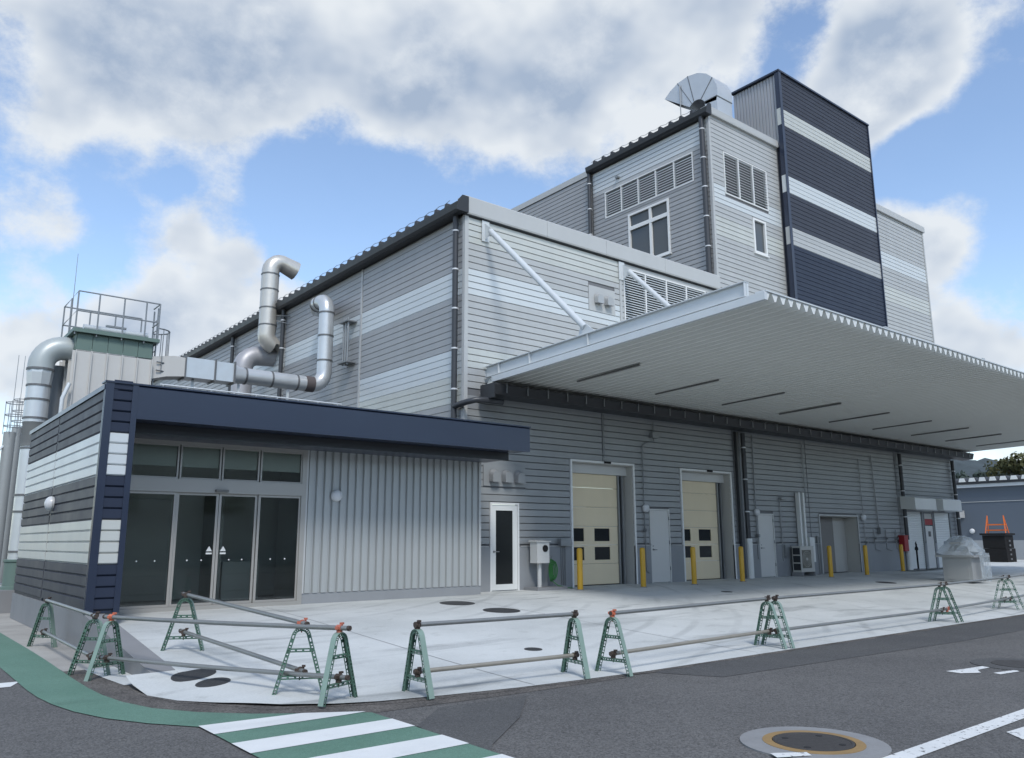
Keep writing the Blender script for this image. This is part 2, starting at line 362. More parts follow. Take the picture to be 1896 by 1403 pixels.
# ------------------------------------------------------------------ siding: each board is a piece of its own
PITCH = .175; OFF = .07
_bc = {}
PROFILE = [(.009, 0.0), (.009, .010), (-.008, .016), (-.008, .165), (.009, .1745)]   # (into wall +, height)
def board_mesh(L, m, axis):
    k = (round(L, 3), m.name, axis)
    if k in _bc: return _bc[k]
    prof = PROFILE
    mb = MB()
    if axis == 'F': mb.prism(prof, 'x', 0, L)
    else: mb.prism(prof, 'y', 0, L)
    me = bpy.data.meshes.new('siding_board'); me.from_pydata(mb.v, [], mb.f); me.update(); me.materials.append(m); _bc[k] = me
    return me
def cut(u0, u1, holes):
    segs = [(u0, u1)]
    for a, b in holes:
        nx = []
        for s, e in segs:
            if b <= s or a >= e: nx.append((s, e)); continue
            if a > s: nx.append((s, a))
            if b < e: nx.append((b, e))
        segs = nx
    return [(s, e) for s, e in segs if e - s > .04]
def siding(part, axis, plane, sections, z0, z1, colour, openings=(), joined_from=None):
    """boards as children of part; sections past index joined_from become one joined part"""
    k0 = math.ceil((z0 - OFF) / PITCH - .35); k1 = math.floor((z1 - OFF) / PITCH + .35); far = {}
    for si, (u0, u1) in enumerate(sections):
        for k in range(k0, k1):
            za = OFF + k * PITCH; zc = za + PITCH / 2
            holes = [(o[0], o[1]) for o in openings if o[2] < zc + .03 and o[3] > zc - .03]
            m = colour(zc, si)
            for a, b in cut(u0, u1, holes):
                L = b - a
                if joined_from is not None and si >= joined_from:
                    prof = [(.007, 0.0), (.007, .009), (-.007, .015), (-.007, .166), (.007, .1745)]
                    mb = far.setdefault(m.name, (MB(), m))[0]
                    mb.prism([((plane + o), za + h) for o, h in prof] if axis == 'F' else [((plane + o), za + h) for o, h in prof], 'x' if axis == 'F' else 'y', a, b)
                    continue
                me = board_mesh(L, m, axis); ob = bpy.data.objects.new('siding_board', me); col.objects.link(ob)
                place(ob, (a, plane, za) if axis == 'F' else (plane, a, za), part)
    for mb, m in far.values(): obj('far_siding', mb, m, part, kind='stuff')
def backing(name, parent, axis, plane, u0, u1, z0, z1, openings, m=BACK, th=.12):
    """a wall with holes, set just behind the boards"""
    us = sorted({u0, u1, *[min(max(v, u0), u1) for o in openings for v in o[:2]]}); zs = sorted({z0, z1, *[min(max(v, z0), z1) for o in openings for v in o[2:4]]})
    mb = MB()
    for i in range(len(us) - 1):
        for j in range(len(zs) - 1):
            uc = (us[i] + us[i + 1]) / 2; zc = (zs[j] + zs[j + 1]) / 2
            if any(o[0] < uc < o[1] and o[2] < zc < o[3] for o in openings): continue
            if axis == 'F': mb.box(us[i], us[i + 1], plane + .014, plane + th, zs[j], zs[j + 1])
            else: mb.box(plane + .014, plane + th, us[i], us[i + 1], zs[j], zs[j + 1])
    return obj(name, mb, m, parent)
def bx(axis, plane, u0, u1, d0, d1, z0, z1, mb=None):
    """box in wall coordinates, d measured outwards from the wall plane"""
    mb = mb or MB()
    if axis == 'F': return mb.box(u0, u1, plane - d1, plane - d0, z0, z1)
    return mb.box(plane - d1, plane - d0, u0, u1, z0, z1)
def louver(parent, axis, plane, u0, u1, z0, z1, ncol, midrail=False, p=.078):
    lv = obj('louver', bx(axis, plane, u0, u1, -.13, -.115, z0, z1), LVBACK, parent)
    fr = MB(); t = .04
    for a, b, c, d in ((u0, u1, z1 - t, z1), (u0, u1, z0, z0 + t), (u0, u0 + t, z0 + t, z1 - t), (u1 - t, u1, z0 + t, z1 - t)): bx(axis, plane, a, b, -.1, .03, c, d, fr)
    obj('frame', fr, ALUW, lv)
    step = (u1 - u0) / ncol
    for i in range(1, ncol): obj('mullion', bx(axis, plane, u0 + i * step - .022, u0 + i * step + .022, -.08, .024, z0 + t, z1 - t), ALUW, lv)
    if midrail: obj('rail', bx(axis, plane, u0 + t, u1 - t, -.07, .018, (z0 + z1) / 2 - .02, (z0 + z1) / 2 + .02), ALUW, lv)
    sl = MB(); z = z0 + t + .01
    while z < z1 - t - .05:
        if axis == 'F': sl.add([(u0 + t, plane - .012, z), (u1 - t, plane - .012, z), (u1 - t, plane + .05, z + .058), (u0 + t, plane + .05, z + .058)], [(0, 1, 2, 3)])
        else: sl.add([(plane - .012, u0 + t, z), (plane - .012, u1 - t, z), (plane + .05, u1 - t, z + .058), (plane + .05, u0 + t, z + .058)], [(0, 1, 2, 3)])
        if axis == 'F': sl.add([(u0 + t, plane - .013, z - .010), (u1 - t, plane - .013, z - .010), (u1 - t, plane - .013, z + .012), (u0 + t, plane - .013, z + .012)], [(0, 1, 2, 3)])
        else: sl.add([(plane - .013, u0 + t, z - .012), (plane - .013, u1 - t, z - .012), (plane - .013, u1 - t, z + .022), (plane - .013, u0 + t, z + .022)], [(0, 1, 2, 3)])
        z += p
    obj('slats', sl, STEELW, lv, kind='stuff')
    return lv
def frame4(axis, plane, u0, u1, z0, z1, t, d0, d1):
    mb = MB()
    for a, b, c, d in ((u0, u1, z1 - t, z1), (u0, u1, z0, z0 + t), (u0, u0 + t, z0 + t, z1 - t), (u1 - t, u1, z0 + t, z1 - t)): bx(axis, plane, a, b, d0, d1, c, d, mb)
    return mb
def window(parent, axis, plane, u0, u1, z0, z1, bars=(), rails=()):
    wd = obj('window', frame4(axis, plane, u0, u1, z0, z1, .085, -.06, .04), ALUW, parent)
    us = [u0 + .06, *bars, u1 - .06]; zs = [z0 + .06, *rails, z1 - .06]
    for b in bars: obj('mullion', bx(axis, plane, b - .055, b + .055, -.05, .03, z0 + .06, z1 - .06), ALUW, wd)
    for r in rails: obj('transom', bx(axis, plane, u0 + .06, u1 - .06, -.045, .034, r - .075, r + .075), ALUW, wd)
    for i in range(len(us) - 1):
        for j in range(len(zs) - 1): obj('pane', bx(axis, plane, us[i], us[i + 1], -.045, -.038, zs[j], zs[j + 1]), GLASSU, wd)
    obj('sill', bx(axis, plane, u0 - .04, u1 + .04, -.02, .075, z0 - .05, z0 - .002), ALUW, wd)
    return wd
def downpipe(parent, x, y, z0, z1, r=.07, m=PIPE_DK, step=1.05, first=.5, wall='L'):
    dp = obj('downpipe', MB().tube([(x, y, z0), (x, y, z1)], r, 14), m, parent, smooth=True)
    z = z1 - first
    while z > z0 + .2:
        b = MB().lathe((x, y, z), [(r + .012, 0), (r + .012, .04)], 14)
        if wall == 'L': b.box(x + r * .6, x + r + .1, y - .015, y + .015, z + .002, z + .038)
        else: b.box(x - .015, x + .015, y + r * .6, y + r + .1, z + .002, z + .038)
        obj('bracket', b, BRACKET, dp); z -= step
    return dp
def hood_vent(parent, x, z, plane, s=1.0, m=STAIN):
    """bell-shaped wall vent hood"""
    prof = [(-.10, 0), (-.10, .14), (-.085, .20), (-.045, .235), (0, .245), (.045, .235), (.085, .20), (.10, .14), (.10, 0)]
    n = len(prof); mb = MB(); vs = [(x + p[0] * s, plane - .012, z + p[1] * s) for p in prof]
    vs += [(x + p[0] * s * .96, plane - .13 * s, z + (p[1] * .86 - .02) * s) for p in prof]
    fs = [(i, i + 1, i + 1 + n, i + n) for i in range(n - 1)] + [tuple(range(n, 2 * n))]
    mb.add(vs, fs); return obj('vent_hood', mb, m, parent, smooth=True)
def gutter_box(axis, plane, u0, u1, z, h=.24, d=.32):
    mb = MB(); prof = [(0, z), (-d + .05, z), (-d, z + .07), (-d - .03, z + h), (-d, z + h), (-d + .03, z + .08), (-d + .06, z + .03), (0, z + .03)]
    mb.prism([(plane + p[0], p[1]) for p in prof], 'y' if axis == 'L' else 'x', u0, u1); return mb
def fold_roof(x0, x1, y0, y1, zl, zr, pitch=.5, h=.17):
    """folded-plate roof sheet, ridges running along X"""
    n = int(round((y1 - y0) / pitch)); prof = []
    for i in range(n):
        y = y0 + i * pitch; prof += [(y, 0), (y + pitch * .30, 0), (y + pitch * .42, h), (y + pitch * .58, h), (y + pitch * .70, 0)]
    prof.append((y0 + n * pitch, 0)); m = len(prof); mb = MB()
    vs = [(x0, p[0], zl + p[1]) for p in prof] + [(x1, p[0], zr + p[1]) for p in prof]
    mb.add(vs, [(i, i + 1, i + 1 + m, i + m) for i in range(m - 1)])
    for i in range(n):   # ridge end closers
        a = i * 5 + 1; mb.add([vs[a], vs[a + 1], vs[a + 2], vs[a + 3]], [(0, 1, 2, 3)])
    return mb

# ================================================================== THE SETTING
ZR = -.40                                    # road level; floor level of the building is 0
def apron_z(y):
    t = min(max((y - 7.25) / 7.95, 0), 1); return -.392 + .392 * (t * t * (3 - 2 * t) * .35 + t * .65)
def apz(x, y):
    if x > 4.6: return apron_z(y)
    t = min(max((x - 2.75) / .95, 0), 1); t = t * t * (3 - 2 * t)
    low = ZR + .012 + max(y - edge_y(x), 0) * .02; u = min(max((y - 9.5) / 1.3, 0), 1); t = max(t, u * u * (3 - 2 * u))
    return min(apron_z(y), low + (apron_z(y) - low) * t) if x < 3.7 else apron_z(y)
EDGE = [(2.62, 10.0), (2.64, 9.5), (2.80, 9.0), (3.05, 8.57), (3.49, 8.02), (3.93, 7.75), (4.35, 7.6), (5.04, 7.47), (5.95, 7.34), (6.87, 7.26), (7.9, 7.2), (12, 7.22), (20, 7.24), (62, 7.24)]
def edge_y(x):
    for a, b in zip(EDGE, EDGE[1:]):
        if a[0] <= x <= b[0]: return a[1] + (b[1] - a[1]) * (x - a[0]) / (b[0] - a[0])
    return 7.24
g = MB().sheet([(-400, -400), (500, -400), (500, 500), (-400, 500)], ZR)
ground = obj('ground', g, ASPHALT, origin=(0, 0, ZR), kind='structure')
def strip(name, pts, m, dz, parent=ground, **k): return obj(name, MB().sheet(pts, ZR + dz), m, parent, **k)
# worn strip beside the green path, darker resurfacing patches
strip('worn_strip', [(2.26, 12.0), (2.85, 11.9), (2.72, 10.4), (2.75, 9.3), (3.2, 8.55), (3.7, 7.98), (4.3, 7.72), (5.0, 7.6), (7.4, 7.3), (7.4, 7.05), (5.6, 7.1), (4.05, 7.2), (3.53, 7.55), (2.9, 8.1), (2.5, 8.65), (2.3, 9.3), (2.2, 10)], ASPH_BR, .0035)
strip('resurfaced_patch', [(4.68, 6.99), (5.75, 6.93), (5.0, 6.14), (4.2, 5.5), (3.9, 5.15), (4.08, 6.45)], ASPH_DK, .008)
strip('resurfaced_patch', [(7.9, 7.16), (60, 7.2), (60, 6.0), (14, 6.05), (8.3, 6.35)], ASPH_DK, .004)
# pavement left of the annex
strip('pavement', [(2.28, 40), (2.285, 11.95), (2.88, 11.9), (2.88, 21.15), (14, 21.15), (14, 40)], PAVE, .005, origin=None)
# green painted walkway and the crossing
outer = [(2.30, 40), (2.30, 17.8), (2.31, 15.1), (2.30, 13.0), (2.26, 11.4), (2.26, 10.0), (2.35, 9.23), (2.54, 8.62), (2.90, 8.13), (3.28, 7.77), (3.53, 7.6), (4.05, 7.22)]
inner = [(2.58, 7.65), (2.46, 7.83), (2.23, 8.14), (1.98, 8.65), (1.79, 9.38), (1.70, 10.34), (1.71, 11.7), (1.71, 12.84), (1.71, 40)]
# (filled as quads so the curve stays clean)
def ribbon(a, b, z):
    mb = MB()
    def samp(path, n):
        L = [0]
        for p, q in zip(path, path[1:]): L.append(L[-1] + math.dist(p, q))
        out = []
        for i in range(n + 1):
            s = L[-1] * i / n; j = max(k for k in range(len(L)) if L[k] <= s + 1e-9); j = min(j, len(path) - 2); t = (s - L[j]) / (L[j + 1] - L[j])
            out.append((path[j][0] + (path[j + 1][0] - path[j][0]) * t, path[j][1] + (path[j + 1][1] - path[j][1]) * t))
        return out
    A = samp(a, 60); Bb = samp(b, 60); vs = [(x, y, z) for x, y in A] + [(x, y, z) for x, y in Bb]
    return mb.add(vs, [(i, i + 1, i + 62, i + 61) for i in range(60)])
def smooth_path(p, it=2):
    for _ in range(it):
        q = [p[0]]
        for a, b in zip(p, p[1:]): q += [(a[0] * .75 + b[0] * .25, a[1] * .75 + b[1] * .25), (a[0] * .25 + b[0] * .75, a[1] * .25 + b[1] * .75)]
        p = q + [p[-1]]
    return p
walk = obj('green_walkway', ribbon(smooth_path(outer), smooth_path(list(reversed(inner))), ZR + .008), PGREEN, kind='structure')
cross = obj('crossing', MB().sheet([(2.585, 7.66), (3.52, 7.58), (4.05, 7.2), (4.05, 1.5), (2.585, 1.5)], ZR + .0115), PGREEN, kind='structure')
for i in range(7):
    y1 = 7.655 - .815 * i; y0 = y1 - .405
    pts = [(2.578, y1), (2.58, y0), (4.055, y0), (4.052, y1 - .02)] if i else [(2.578, y1), (2.58, y0), (3.80, y0 - .005), (4.03, 7.262), (3.52, 7.58)]
    obj('crossing_stripe', MB().sheet(pts, ZR + .015), PWHITE, cross)
strip('road_line', [(0.2, 11.48), (1.74, 11.45), (1.60, 11.10), (0.2, 11.10)], PWHITE, .006)
strip('road_line', [(5.9, 3.32), (14, 3.40), (14, 3.24), (5.9, 3.16)], PWORN, .006)
strip('road_line', [(7.80, 3.07), (9.2, 3.0), (9.1, 2.86), (7.62, 2.88)], PWORN, .006)
for pts in ([(5.62, 3.90), (5.86, 3.74), (5.80, 3.66), (5.55, 3.79)], [(5.50, 3.58), (5.75, 3.48), (5.68, 3.40), (5.42, 3.50)],
            [(10.75, 4.85), (11.1, 4.78), (11.62, 4.72), (11.55, 4.62), (11.15, 4.64), (10.95, 4.52), (10.72, 4.66)], [(11.05, 4.42), (11.5, 4.34), (11.42, 4.26), (11.0, 4.32)]):
    strip('paint_fragment', pts, PWORN, .02 if pts[0][0] < 7 else .006)
# concrete apron, rising from the road to the doors
am = MB(); rows = 26
def apron_grid(xs, ytop):
    o = len(am.v)
    for x in xs:
        y0 = edge_y(x); y1 = ytop if x < 38.65 else 60
        for j in range(rows + 1):
            t = j / rows; y = y0 + (y1 - y0) * (t if x < 38.65 else t * t); am.v.append((x, y, max(apz(x, y), ZR + .012)))
    for i in range(len(xs) - 1):
        for j in range(rows):
            a = o + i * (rows + 1) + j; am.f.append((a, a + rows + 1, a + rows + 2, a + 1))
apron_grid([2.62, 2.64, 2.72, 2.80, 2.9, 3.0, 3.1, 3.168], 10.33)
apron_grid([3.168, 3.25, 3.33, 3.4, 3.5, 3.6, 3.7, 3.93, 4.35, 5.04, 5.95, 6.87, 7.9, 10, 12, 16, 20, 26, 32, 38.7, 45, 55, 62], 16.6)
apron = obj('apron', am, CONCRETE, smooth=True, kind='structure')
strip('kerb_footing', [(2.615, 10.345), (2.88, 10.345), (2.88, 11.95), (2.52, 11.9), (2.56, 11.0)], CONCRETE, .010)
re_ = random.Random(11); ei = []; eo = []
for a, b in zip(EDGE, EDGE[1:]):
    n_ = max(int(math.dist(a, b) / .22), 1)
    for i in range(min(n_, 90)):
        t_ = i / min(n_, 90); x_ = a[0] + (b[0] - a[0]) * t_; y_ = a[1] + (b[1] - a[1]) * t_; ei.append((x_, y_ + .03)); eo.append((x_ - (.05 if x_ < 3.6 else 0) * re_.random(), y_ - .03 - .11 * re_.random()))
ee = MB(); n_ = len(ei); ee.add([(x_, y_, ZR + .0105) for x_, y_ in ei] + [(x_, y_, ZR + .0060) for x_, y_ in eo], [(i, i + 1, i + 1 + n_, i + n_) for i in range(n_ - 1)])
obj('slab_edge', ee, ASPH_BR, ground)
# sawn joints in the slab
for x in (6.2, 10.4, 14.6, 18.8, 23.0, 27.2, 31.4):
    mb = MB()
    y = edge_y(x) + .02; 
    while y < 15.3:
        y2 = min(y + .9, 15.3); mb.add([(x - .006, y, apron_z(y) + .003), (x + .006, y, apron_z(y) + .003), (x + .006, y2, apron_z(y2) + .003), (x - .006, y2, apron_z(y2) + .003)], [(0, 1, 2, 3)]); y = y2
    obj('slab_joint', mb, MHCON, apron)
def lid(name, cx, cy, r, m, label=None, dz=.012):
    z = apz(cx, cy)
    mb = MB().lathe((cx, cy, z - .03), [(r, 0), (r, .03 + dz - .004), (r - .012, .03 + dz), (0, .03 + dz)], 28)
    mb.lathe((cx, cy, z - .02), [(r + .045, 0), (r + .045, .02 + .006), (r + .004, .02 + .007)], 28)
    mb.v = [(p[0], p[1], p[2] + apz(p[0], p[1]) - z) for p in mb.v]
    return obj(name, mb, m, smooth=True, label=label, cat='manhole cover')
lid('manhole_cover', 3.27, 9.98, .20, IRON, 'larger dark iron drain cover in the white concrete beside the kerb end')
lid('manhole_cover', 3.31, 9.44, .14, IRON, 'smaller dark drain cover in front of the larger one near the kerb end')
lid('manhole_cover', 9.85, 14.1, .32, IRON, 'dark round cover on the apron, the one nearer the ribbed wall')
lid('manhole_cover', 9.95, 12.75, .32, IRON, 'dark round cover on the apron, the one farther out from the ribbed wall')
lid('manhole_cover', 7.75, 9.2, .085, IRON, 'tiny dark inspection cap in the middle of the white apron')
lid('manhole_cover', 17.6, 13.2, .10, IRON, 'small dark cap on the apron in front of the white door between the cream doors')
lid('manhole_cover', 25.2, 12.9, .26, IRON, 'dark drain cover on the apron before the recessed doorway')
# big manhole in the road
mh = thing('road_manhole', (6.2, 3.89, ZR), 'round manhole with worn yellow ring and grey mortar collar in the road', 'manhole')
obj('collar', MB().lathe((6.2, 3.89, ZR), [(.57, .0), (.57, .012), (.39, .016), (.39, 0)], 48), MHCON, mh)
obj('ring', MB().lathe((6.2, 3.89, ZR), [(.392, .0), (.392, .019), (.318, .021), (.318, 0)], 48), MHYEL, mh)
ld = obj('lid', MB().lathe((6.2, 3.89, ZR), [(.312, .0), (.312, .022), (.29, .025), (.285, .020), (0, .020)], 48), MHLID, mh)
for a in (20, 110, 200, 290): obj('key_slot', MB().lathe((6.2 + .22 * math.cos(R(a)), 3.89 + .22 * math.sin(R(a)), ZR + .0205), [(.028, 0), (.028, .002), (0, .002)], 10), DARKIN, ld)
m2 = thing('road_manhole', (12.05, 4.45, ZR), 'dark manhole with peeling white paint at the right edge of the road', 'manhole')
obj('collar', MB().lathe((12.05, 4.45, ZR), [(.60, .0), (.60, .008), (.36, .010), (.36, 0)], 40), ASPH_DK, m2)
obj('lid', MB().lathe((12.05, 4.45, ZR), [(.355, .0), (.355, .014), (0, .014)], 40), MHLID, m2)
# kerb / retaining upstand running out from the annex side
kb = MB(); prof = [(10.34, ZR), (10.34, -.275), (14.05, .135), (14.05, ZR)]
kb.prism(prof, 'x', 2.885, 3.17)
obj('kerb_wall', kb, BASEC, label='low grey concrete kerb wall running out from the navy annex corner', cat='kerb')

# ================================================================== FACTORY HALL
hall = thing('factory_hall', (11.45, 16.2, 0), 'long grey metal-clad factory hall with the loading doors', 'building')
# openings in the front wall below the canopy: (x0, x1, z0, z1)
OP_F = [(12.27, 13.18, 0, 2.15), (15.05, 17.46, 0, 3.34), (18.12, 19.0, 0, 2.12), (19.62, 22.06, 0, 3.33), (23.45, 24.36, 0, 2.08), (27.22, 29.86, 0, 2.07),
        (33.73, 35.21, 0, 2.4), (35.32, 36.14, 0, 2.4), (36.24, 37.81, 0, 2.4)]
LV_H = (17.35, 21.3, 6.9, 9.38)
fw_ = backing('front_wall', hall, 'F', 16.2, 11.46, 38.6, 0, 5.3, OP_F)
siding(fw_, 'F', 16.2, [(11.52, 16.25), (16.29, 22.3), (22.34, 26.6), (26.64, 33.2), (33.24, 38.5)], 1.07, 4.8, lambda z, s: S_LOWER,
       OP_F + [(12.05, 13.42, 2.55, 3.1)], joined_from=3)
# concrete dado below the boards
for a, b in cut(11.5, 38.55, [(o[0], o[1]) for o in OP_F]): obj('dado', B(a, b, 16.165, 16.21, 0, 1.065), DADO, hall)
for a, b in cut(11.6, 38.55, [(o[0] - .06, o[1] + .06) for o in OP_F]): obj('dado_flashing', B(a, b, 16.15, 16.2, 1.066, 1.085), COPING, hall)
def front_col(z, s):
    if s == 0:
        if z > 8.82: return S_CREAM
        if z > 8.12: return S_LIGHT
        if z > 7.42: return S_WHITE
        if z > 6.02: return S_LIGHT
        return S_CREAM if z > 5.5 else S_LIGHT
    return S_LIGHT
fu = backing('upper_front_wall', hall, 'F', 16.2, 11.46, 22.0, 5.3, 9.6, [LV_H])
siding(fu, 'F', 16.2, [(11.55, 17.16), (17.26, 21.98)], 4.9, 9.56, front_col, [LV_H, (15.85, 16.95, 7.75, 8.55)])
obj('seam_trim', B(17.165, 17.255, 16.175, 16.212, 5.0, 9.54), COPING, hall)
obj('corner_trim', B(11.43, 11.545, 16.165, 16.212, 1.09, 9.56), COPING, hall)
vp = obj('vent_panel', B(15.86, 16.94, 16.178, 16.213, 7.77, 8.53), COPING, hall); hood_vent(vp, 16.20, 8.02, 16.178, 1.25); hood_vent(vp, 16.60, 8.02, 16.178, 1.25)
vp = obj('vent_panel', B(12.06, 13.41, 16.178, 16.213, 2.56, 3.09), S_LOWER, hall)
for x in (12.36, 12.76, 13.17): hood_vent(vp, x, 2.68, 16.178, 1.25, S_LOWER)
louver(hall, 'F', 16.2, *LV_H, 4)
# parapet coping in lengths
cps = [11.36, 14.2, 16.55, 19.2, 22.02]
for a, b in zip(cps, cps[1:]): obj('coping', MB().prism([(16.10, 9.56), (16.085, 9.60), (16.085, 10.02), (16.10, 10.05), (16.42, 10.05), (16.42, 9.56)], 'x', a + .004, b - .004), COPING, hall)
obj('coping_drip', B(11.36, 22.0, 16.12, 16.19, 9.535, 9.558), GUTTER, hall)
# side wall facing the annex
def side_col(z, s):
    if 7.42 < z < 8.12 and s < 3: return S_WHITE
    if s == 0:
        if 5.32 < z < 6.02: return S_WHITE
        if 4.62 < z < 5.32: return S_CREAM
    if s == 2 and 5.32 < z < 6.02: return S_LIGHT
    return S_GREY
sw = backing('side_wall', hall, 'L', 11.45, 16.21, 48, -.4, 9.6, [])
siding(sw, 'L', 11.45, [(16.28, 21.64), (21.74, 27.46), (27.5, 32.56), (32.6, 38), (38.04, 48)], 3.6, 9.56, side_col, joined_from=3)
obj('corner_trim', B(11.425, 11.462, 16.216, 16.275, 3.6, 9.56), COPING, hall)
obj('seam_trim', B(11.422, 11.462, 21.645, 21.735, 3.6, 9.54), COPING, hall)
obj('gutter', gutter_box('L', 11.45, 16.06, 48, 9.56), GUTTER, hall)
obj('roof', fold_roof(11.18, 21.98, 16.45, 47.95, 9.79, 10.0), ROOFM, hall)
obj('gutter_end', MB().prism([(11.08, 9.56), (11.45, 9.56), (11.45, 10.0), (11.25, 10.0), (11.12, 9.84)], 'y', 16.03, 16.058), GUTTER, hall)
cb = MB(); yy = 16.6
cpts = []
while yy < 47:
    cpts += [(11.24, yy, 10.03), (11.24, yy + .25, 9.99)]; yy += .5
obj('roof_cable', MB().tube(cpts, .008, 5), RAIL, hall)
for y, z0 in ((16.45, 3.7), (27.48, 5.6), (32.6, 5.6)): downpipe(hall, 11.33, y, z0, 9.58, .075, first=.45)
# side elbow feeding the corner pipe
obj('drain_elbow', MB().tube([(12.3, 15.72, 4.62), (11.75, 15.72, 4.62), (11.50, 15.74, 4.60), (11.36, 15.9, 4.56), (11.33, 16.25, 4.53), (11.33, 16.44, 4.50)], .075, 12), PIPE_DK, hall, smooth=True)

def trim3(x0, x1, z1, d0, d1, t=.05):
    mb = MB(); mb.box(x0 - t, x0, 16.2 - d1, 16.2 - d0, 0, z1); mb.box(x1, x1 + t, 16.2 - d1, 16.2 - d0, 0, z1); mb.box(x0 - t, x1 + t, 16.2 - d1, 16.2 - d0, z1, z1 + t); return mb
def dock_door(x0, x1, zt):
    d = obj('dock_door', trim3(x0, x1, zt, -.02, .05, .055), ALUW, hall)
    obj('reveal', MB().box(x1 - .012, x1 + .05, 16.215, 16.62, 0, zt).box(x0 - .05, x0 + .012, 16.215, 16.62, 0, zt).box(x0 + .012, x1 - .012, 16.215, 16.62, zt - .02, zt + .04), JAMB, d)
    xa, xb = x0 + .02, x1 - .36; yl = 16.50
    obj('head_box', B(x0 + .012, x1 - .012, 16.42, 16.6, zt - .28, zt - .02), DOORW, d)
    obj('track', MB().box(xb + .005, xb + .05, 16.44, 16.58, 0, zt - .29).box(xb + .15, xb + .2, 16.44, 16.58, 0, zt - .29), RAIL, d)
    obj('side_panel', B(xb + .2, x1 - .012, 16.55, 16.6, 0, zt - .28), JAMB, d)
    obj('gap', B(xb + .05, xb + .15, 16.57, 16.6, 0, zt - .28), DARKIN, d)
    js = [.02, .58, 1.09, 1.60, 2.13, 2.67, zt - .28]
    for i in range(6):
        pn = MB(); z0, z1 = js[i] + .004, js[i + 1] - .004
        if i in (1, 2):
            wz0, wz1 = z0 + .10, z1 - .05; w1 = (xa + .11, xa + .70); w2 = (xa + 1.10, xa + 1.71)
            for a, b, c, e in ((xa, xb, z0, wz0), (xa, xb, wz1, z1), (xa, w1[0], wz0, wz1), (w1[1], w2[0], wz0, wz1), (w2[1], xb, wz0, wz1)): pn.box(a, b, yl, yl + .05, c, e)
            obj('panel', pn, DOORC, d)
            for ww in (w1, w2): obj('window_pane', B(ww[0], ww[1], yl + .02, yl + .03, wz0, wz1), GLASSD, d)
        else:
            pn.prism([(yl, z0), (yl - .006, z0 + .03), (yl - .006, z1 - .03), (yl, z1), (yl + .05, z1), (yl + .05, z0)], 'x', xa, xb); obj('panel', pn, DOORC, d)
    obj('bottom_seal', B(xa, xb, yl - .01, yl + .05, 0, .019), BLACKP, d)
    obj('sensor', B((x0 + x1) / 2 + .02, (x0 + x1) / 2 + .26, 16.11, 16.15, zt + .002, zt + .06), BLACKP, d)
    return d
dock_door(15.05, 17.46, 3.34); dock_door(19.62, 22.06, 3.33)
def plain_door(x0, x1, zt, label=None):
    d = obj('door', trim3(x0 + .04, x1 - .04, zt - .04, -.04, .03, .04), DOORW, hall, label=label)
    obj('leaf', B(x0 + .045, x1 - .045, 16.195, 16.235, .02, zt - .045), DOORW, d)
    h = MB().lathe((x0 + .13, 16.195, .95), [(.028, -.012), (.028, 0)], 12, 'y').tube([(x0 + .13, 16.19, .95), (x0 + .13, 16.145, .95), (x0 + .24, 16.145, .95)], .011, 8)
    h.lathe((x0 + .13, 16.195, 1.05), [(.02, -.01), (.02, 0)], 10, 'y'); obj('handle', h, RAIL, d)
    for z in (.35, 1.1, 1.8): obj('hinge', B(x1 - .05, x1 - .03, 16.165, 16.19, z, z + .1), RAIL, d)
plain_door(18.12, 19.0, 2.12); plain_door(23.45, 24.36, 2.08)
# glazed door beside the annex
d = obj('glazed_door', trim3(12.31, 13.14, 2.11, -.04, .04, .045), ALUW, hall)
lf = obj('leaf', frame4('F', 16.2, 12.315, 13.135, .02, 2.10, .14, -.035, .012), WHITE, d)
obj('pane', B(12.455, 12.995, 16.205, 16.213, .16, 1.96), GLASSD, d)
obj('handle', MB().lathe((12.39, 16.188, .95), [(.025, -.012), (.025, 0)], 12, 'y').tube([(12.39, 16.18, .95), (12.39, 16.135, .95), (12.52, 16.135, .95)], .011, 8), RAIL, d)
# recessed sliding doorway
d = obj('sliding_doorway', trim3(27.22, 29.86, 2.07, -.02, .04, .05), COPING, hall)
obj('reveal', MB().box(29.85, 29.9, 16.215, 16.75, 0, 2.07).box(27.18, 27.23, 16.215, 16.75, 0, 2.07).box(27.23, 29.85, 16.215, 16.75, 2.05, 2.1), JAMB, d)
obj('leaf', B(27.25, 28.95, 16.68, 16.73, .02, 2.04), mat('grey_sliding_leaf', (.22, .21, .20), .6), d); obj('leaf', B(28.99, 29.84, 16.70, 16.75, .02, 2.04), JAMB, d)
# roller shutters with awnings and the door between
for x0, x1 in ((33.73, 35.21), (36.24, 37.81)):
    s = obj('roller_shutter', trim3(x0 + .05, x1 - .05, 2.36, -.03, .03, .05), RAIL, hall); sl = MB(); z = .02
    while z < 2.32: sl.prism([(16.235, z), (16.222, z + .02), (16.222, z + .055), (16.235, z + .074), (16.25, z + .074), (16.25, z)], 'x', x0 + .055, x1 - .055); z += .076
    obj('slats', sl, WHITE, s, kind='stuff')
for x0, x1, dx in ((33.36, 35.22, 0), (35.86, 37.62, 0)):
    a = obj('shutter_awning', MB().prism([(15.56, 2.40), (15.56, 2.86), (15.62, 2.90), (16.17, 2.96), (16.17, 2.44)], 'x', x0, x1), WHITE, hall)
    obj('drip', B(x0 - .015, x1 + .015, 15.53, 15.557, 2.38, 2.42), COPING, a)
d = obj('narrow_door', trim3(35.36, 36.1, 2.3, -.04, .03, .04), RAIL, hall)
obj('leaf', B(35.365, 36.095, 16.20, 16.24, .02, 1.78), DOORW, d); obj('red_sign', B(35.365, 36.095, 16.19, 16.235, 1.82, 2.06), RED, d); obj('head', B(35.365, 36.095, 16.20, 16.24, 2.07, 2.29), JAMB, d)
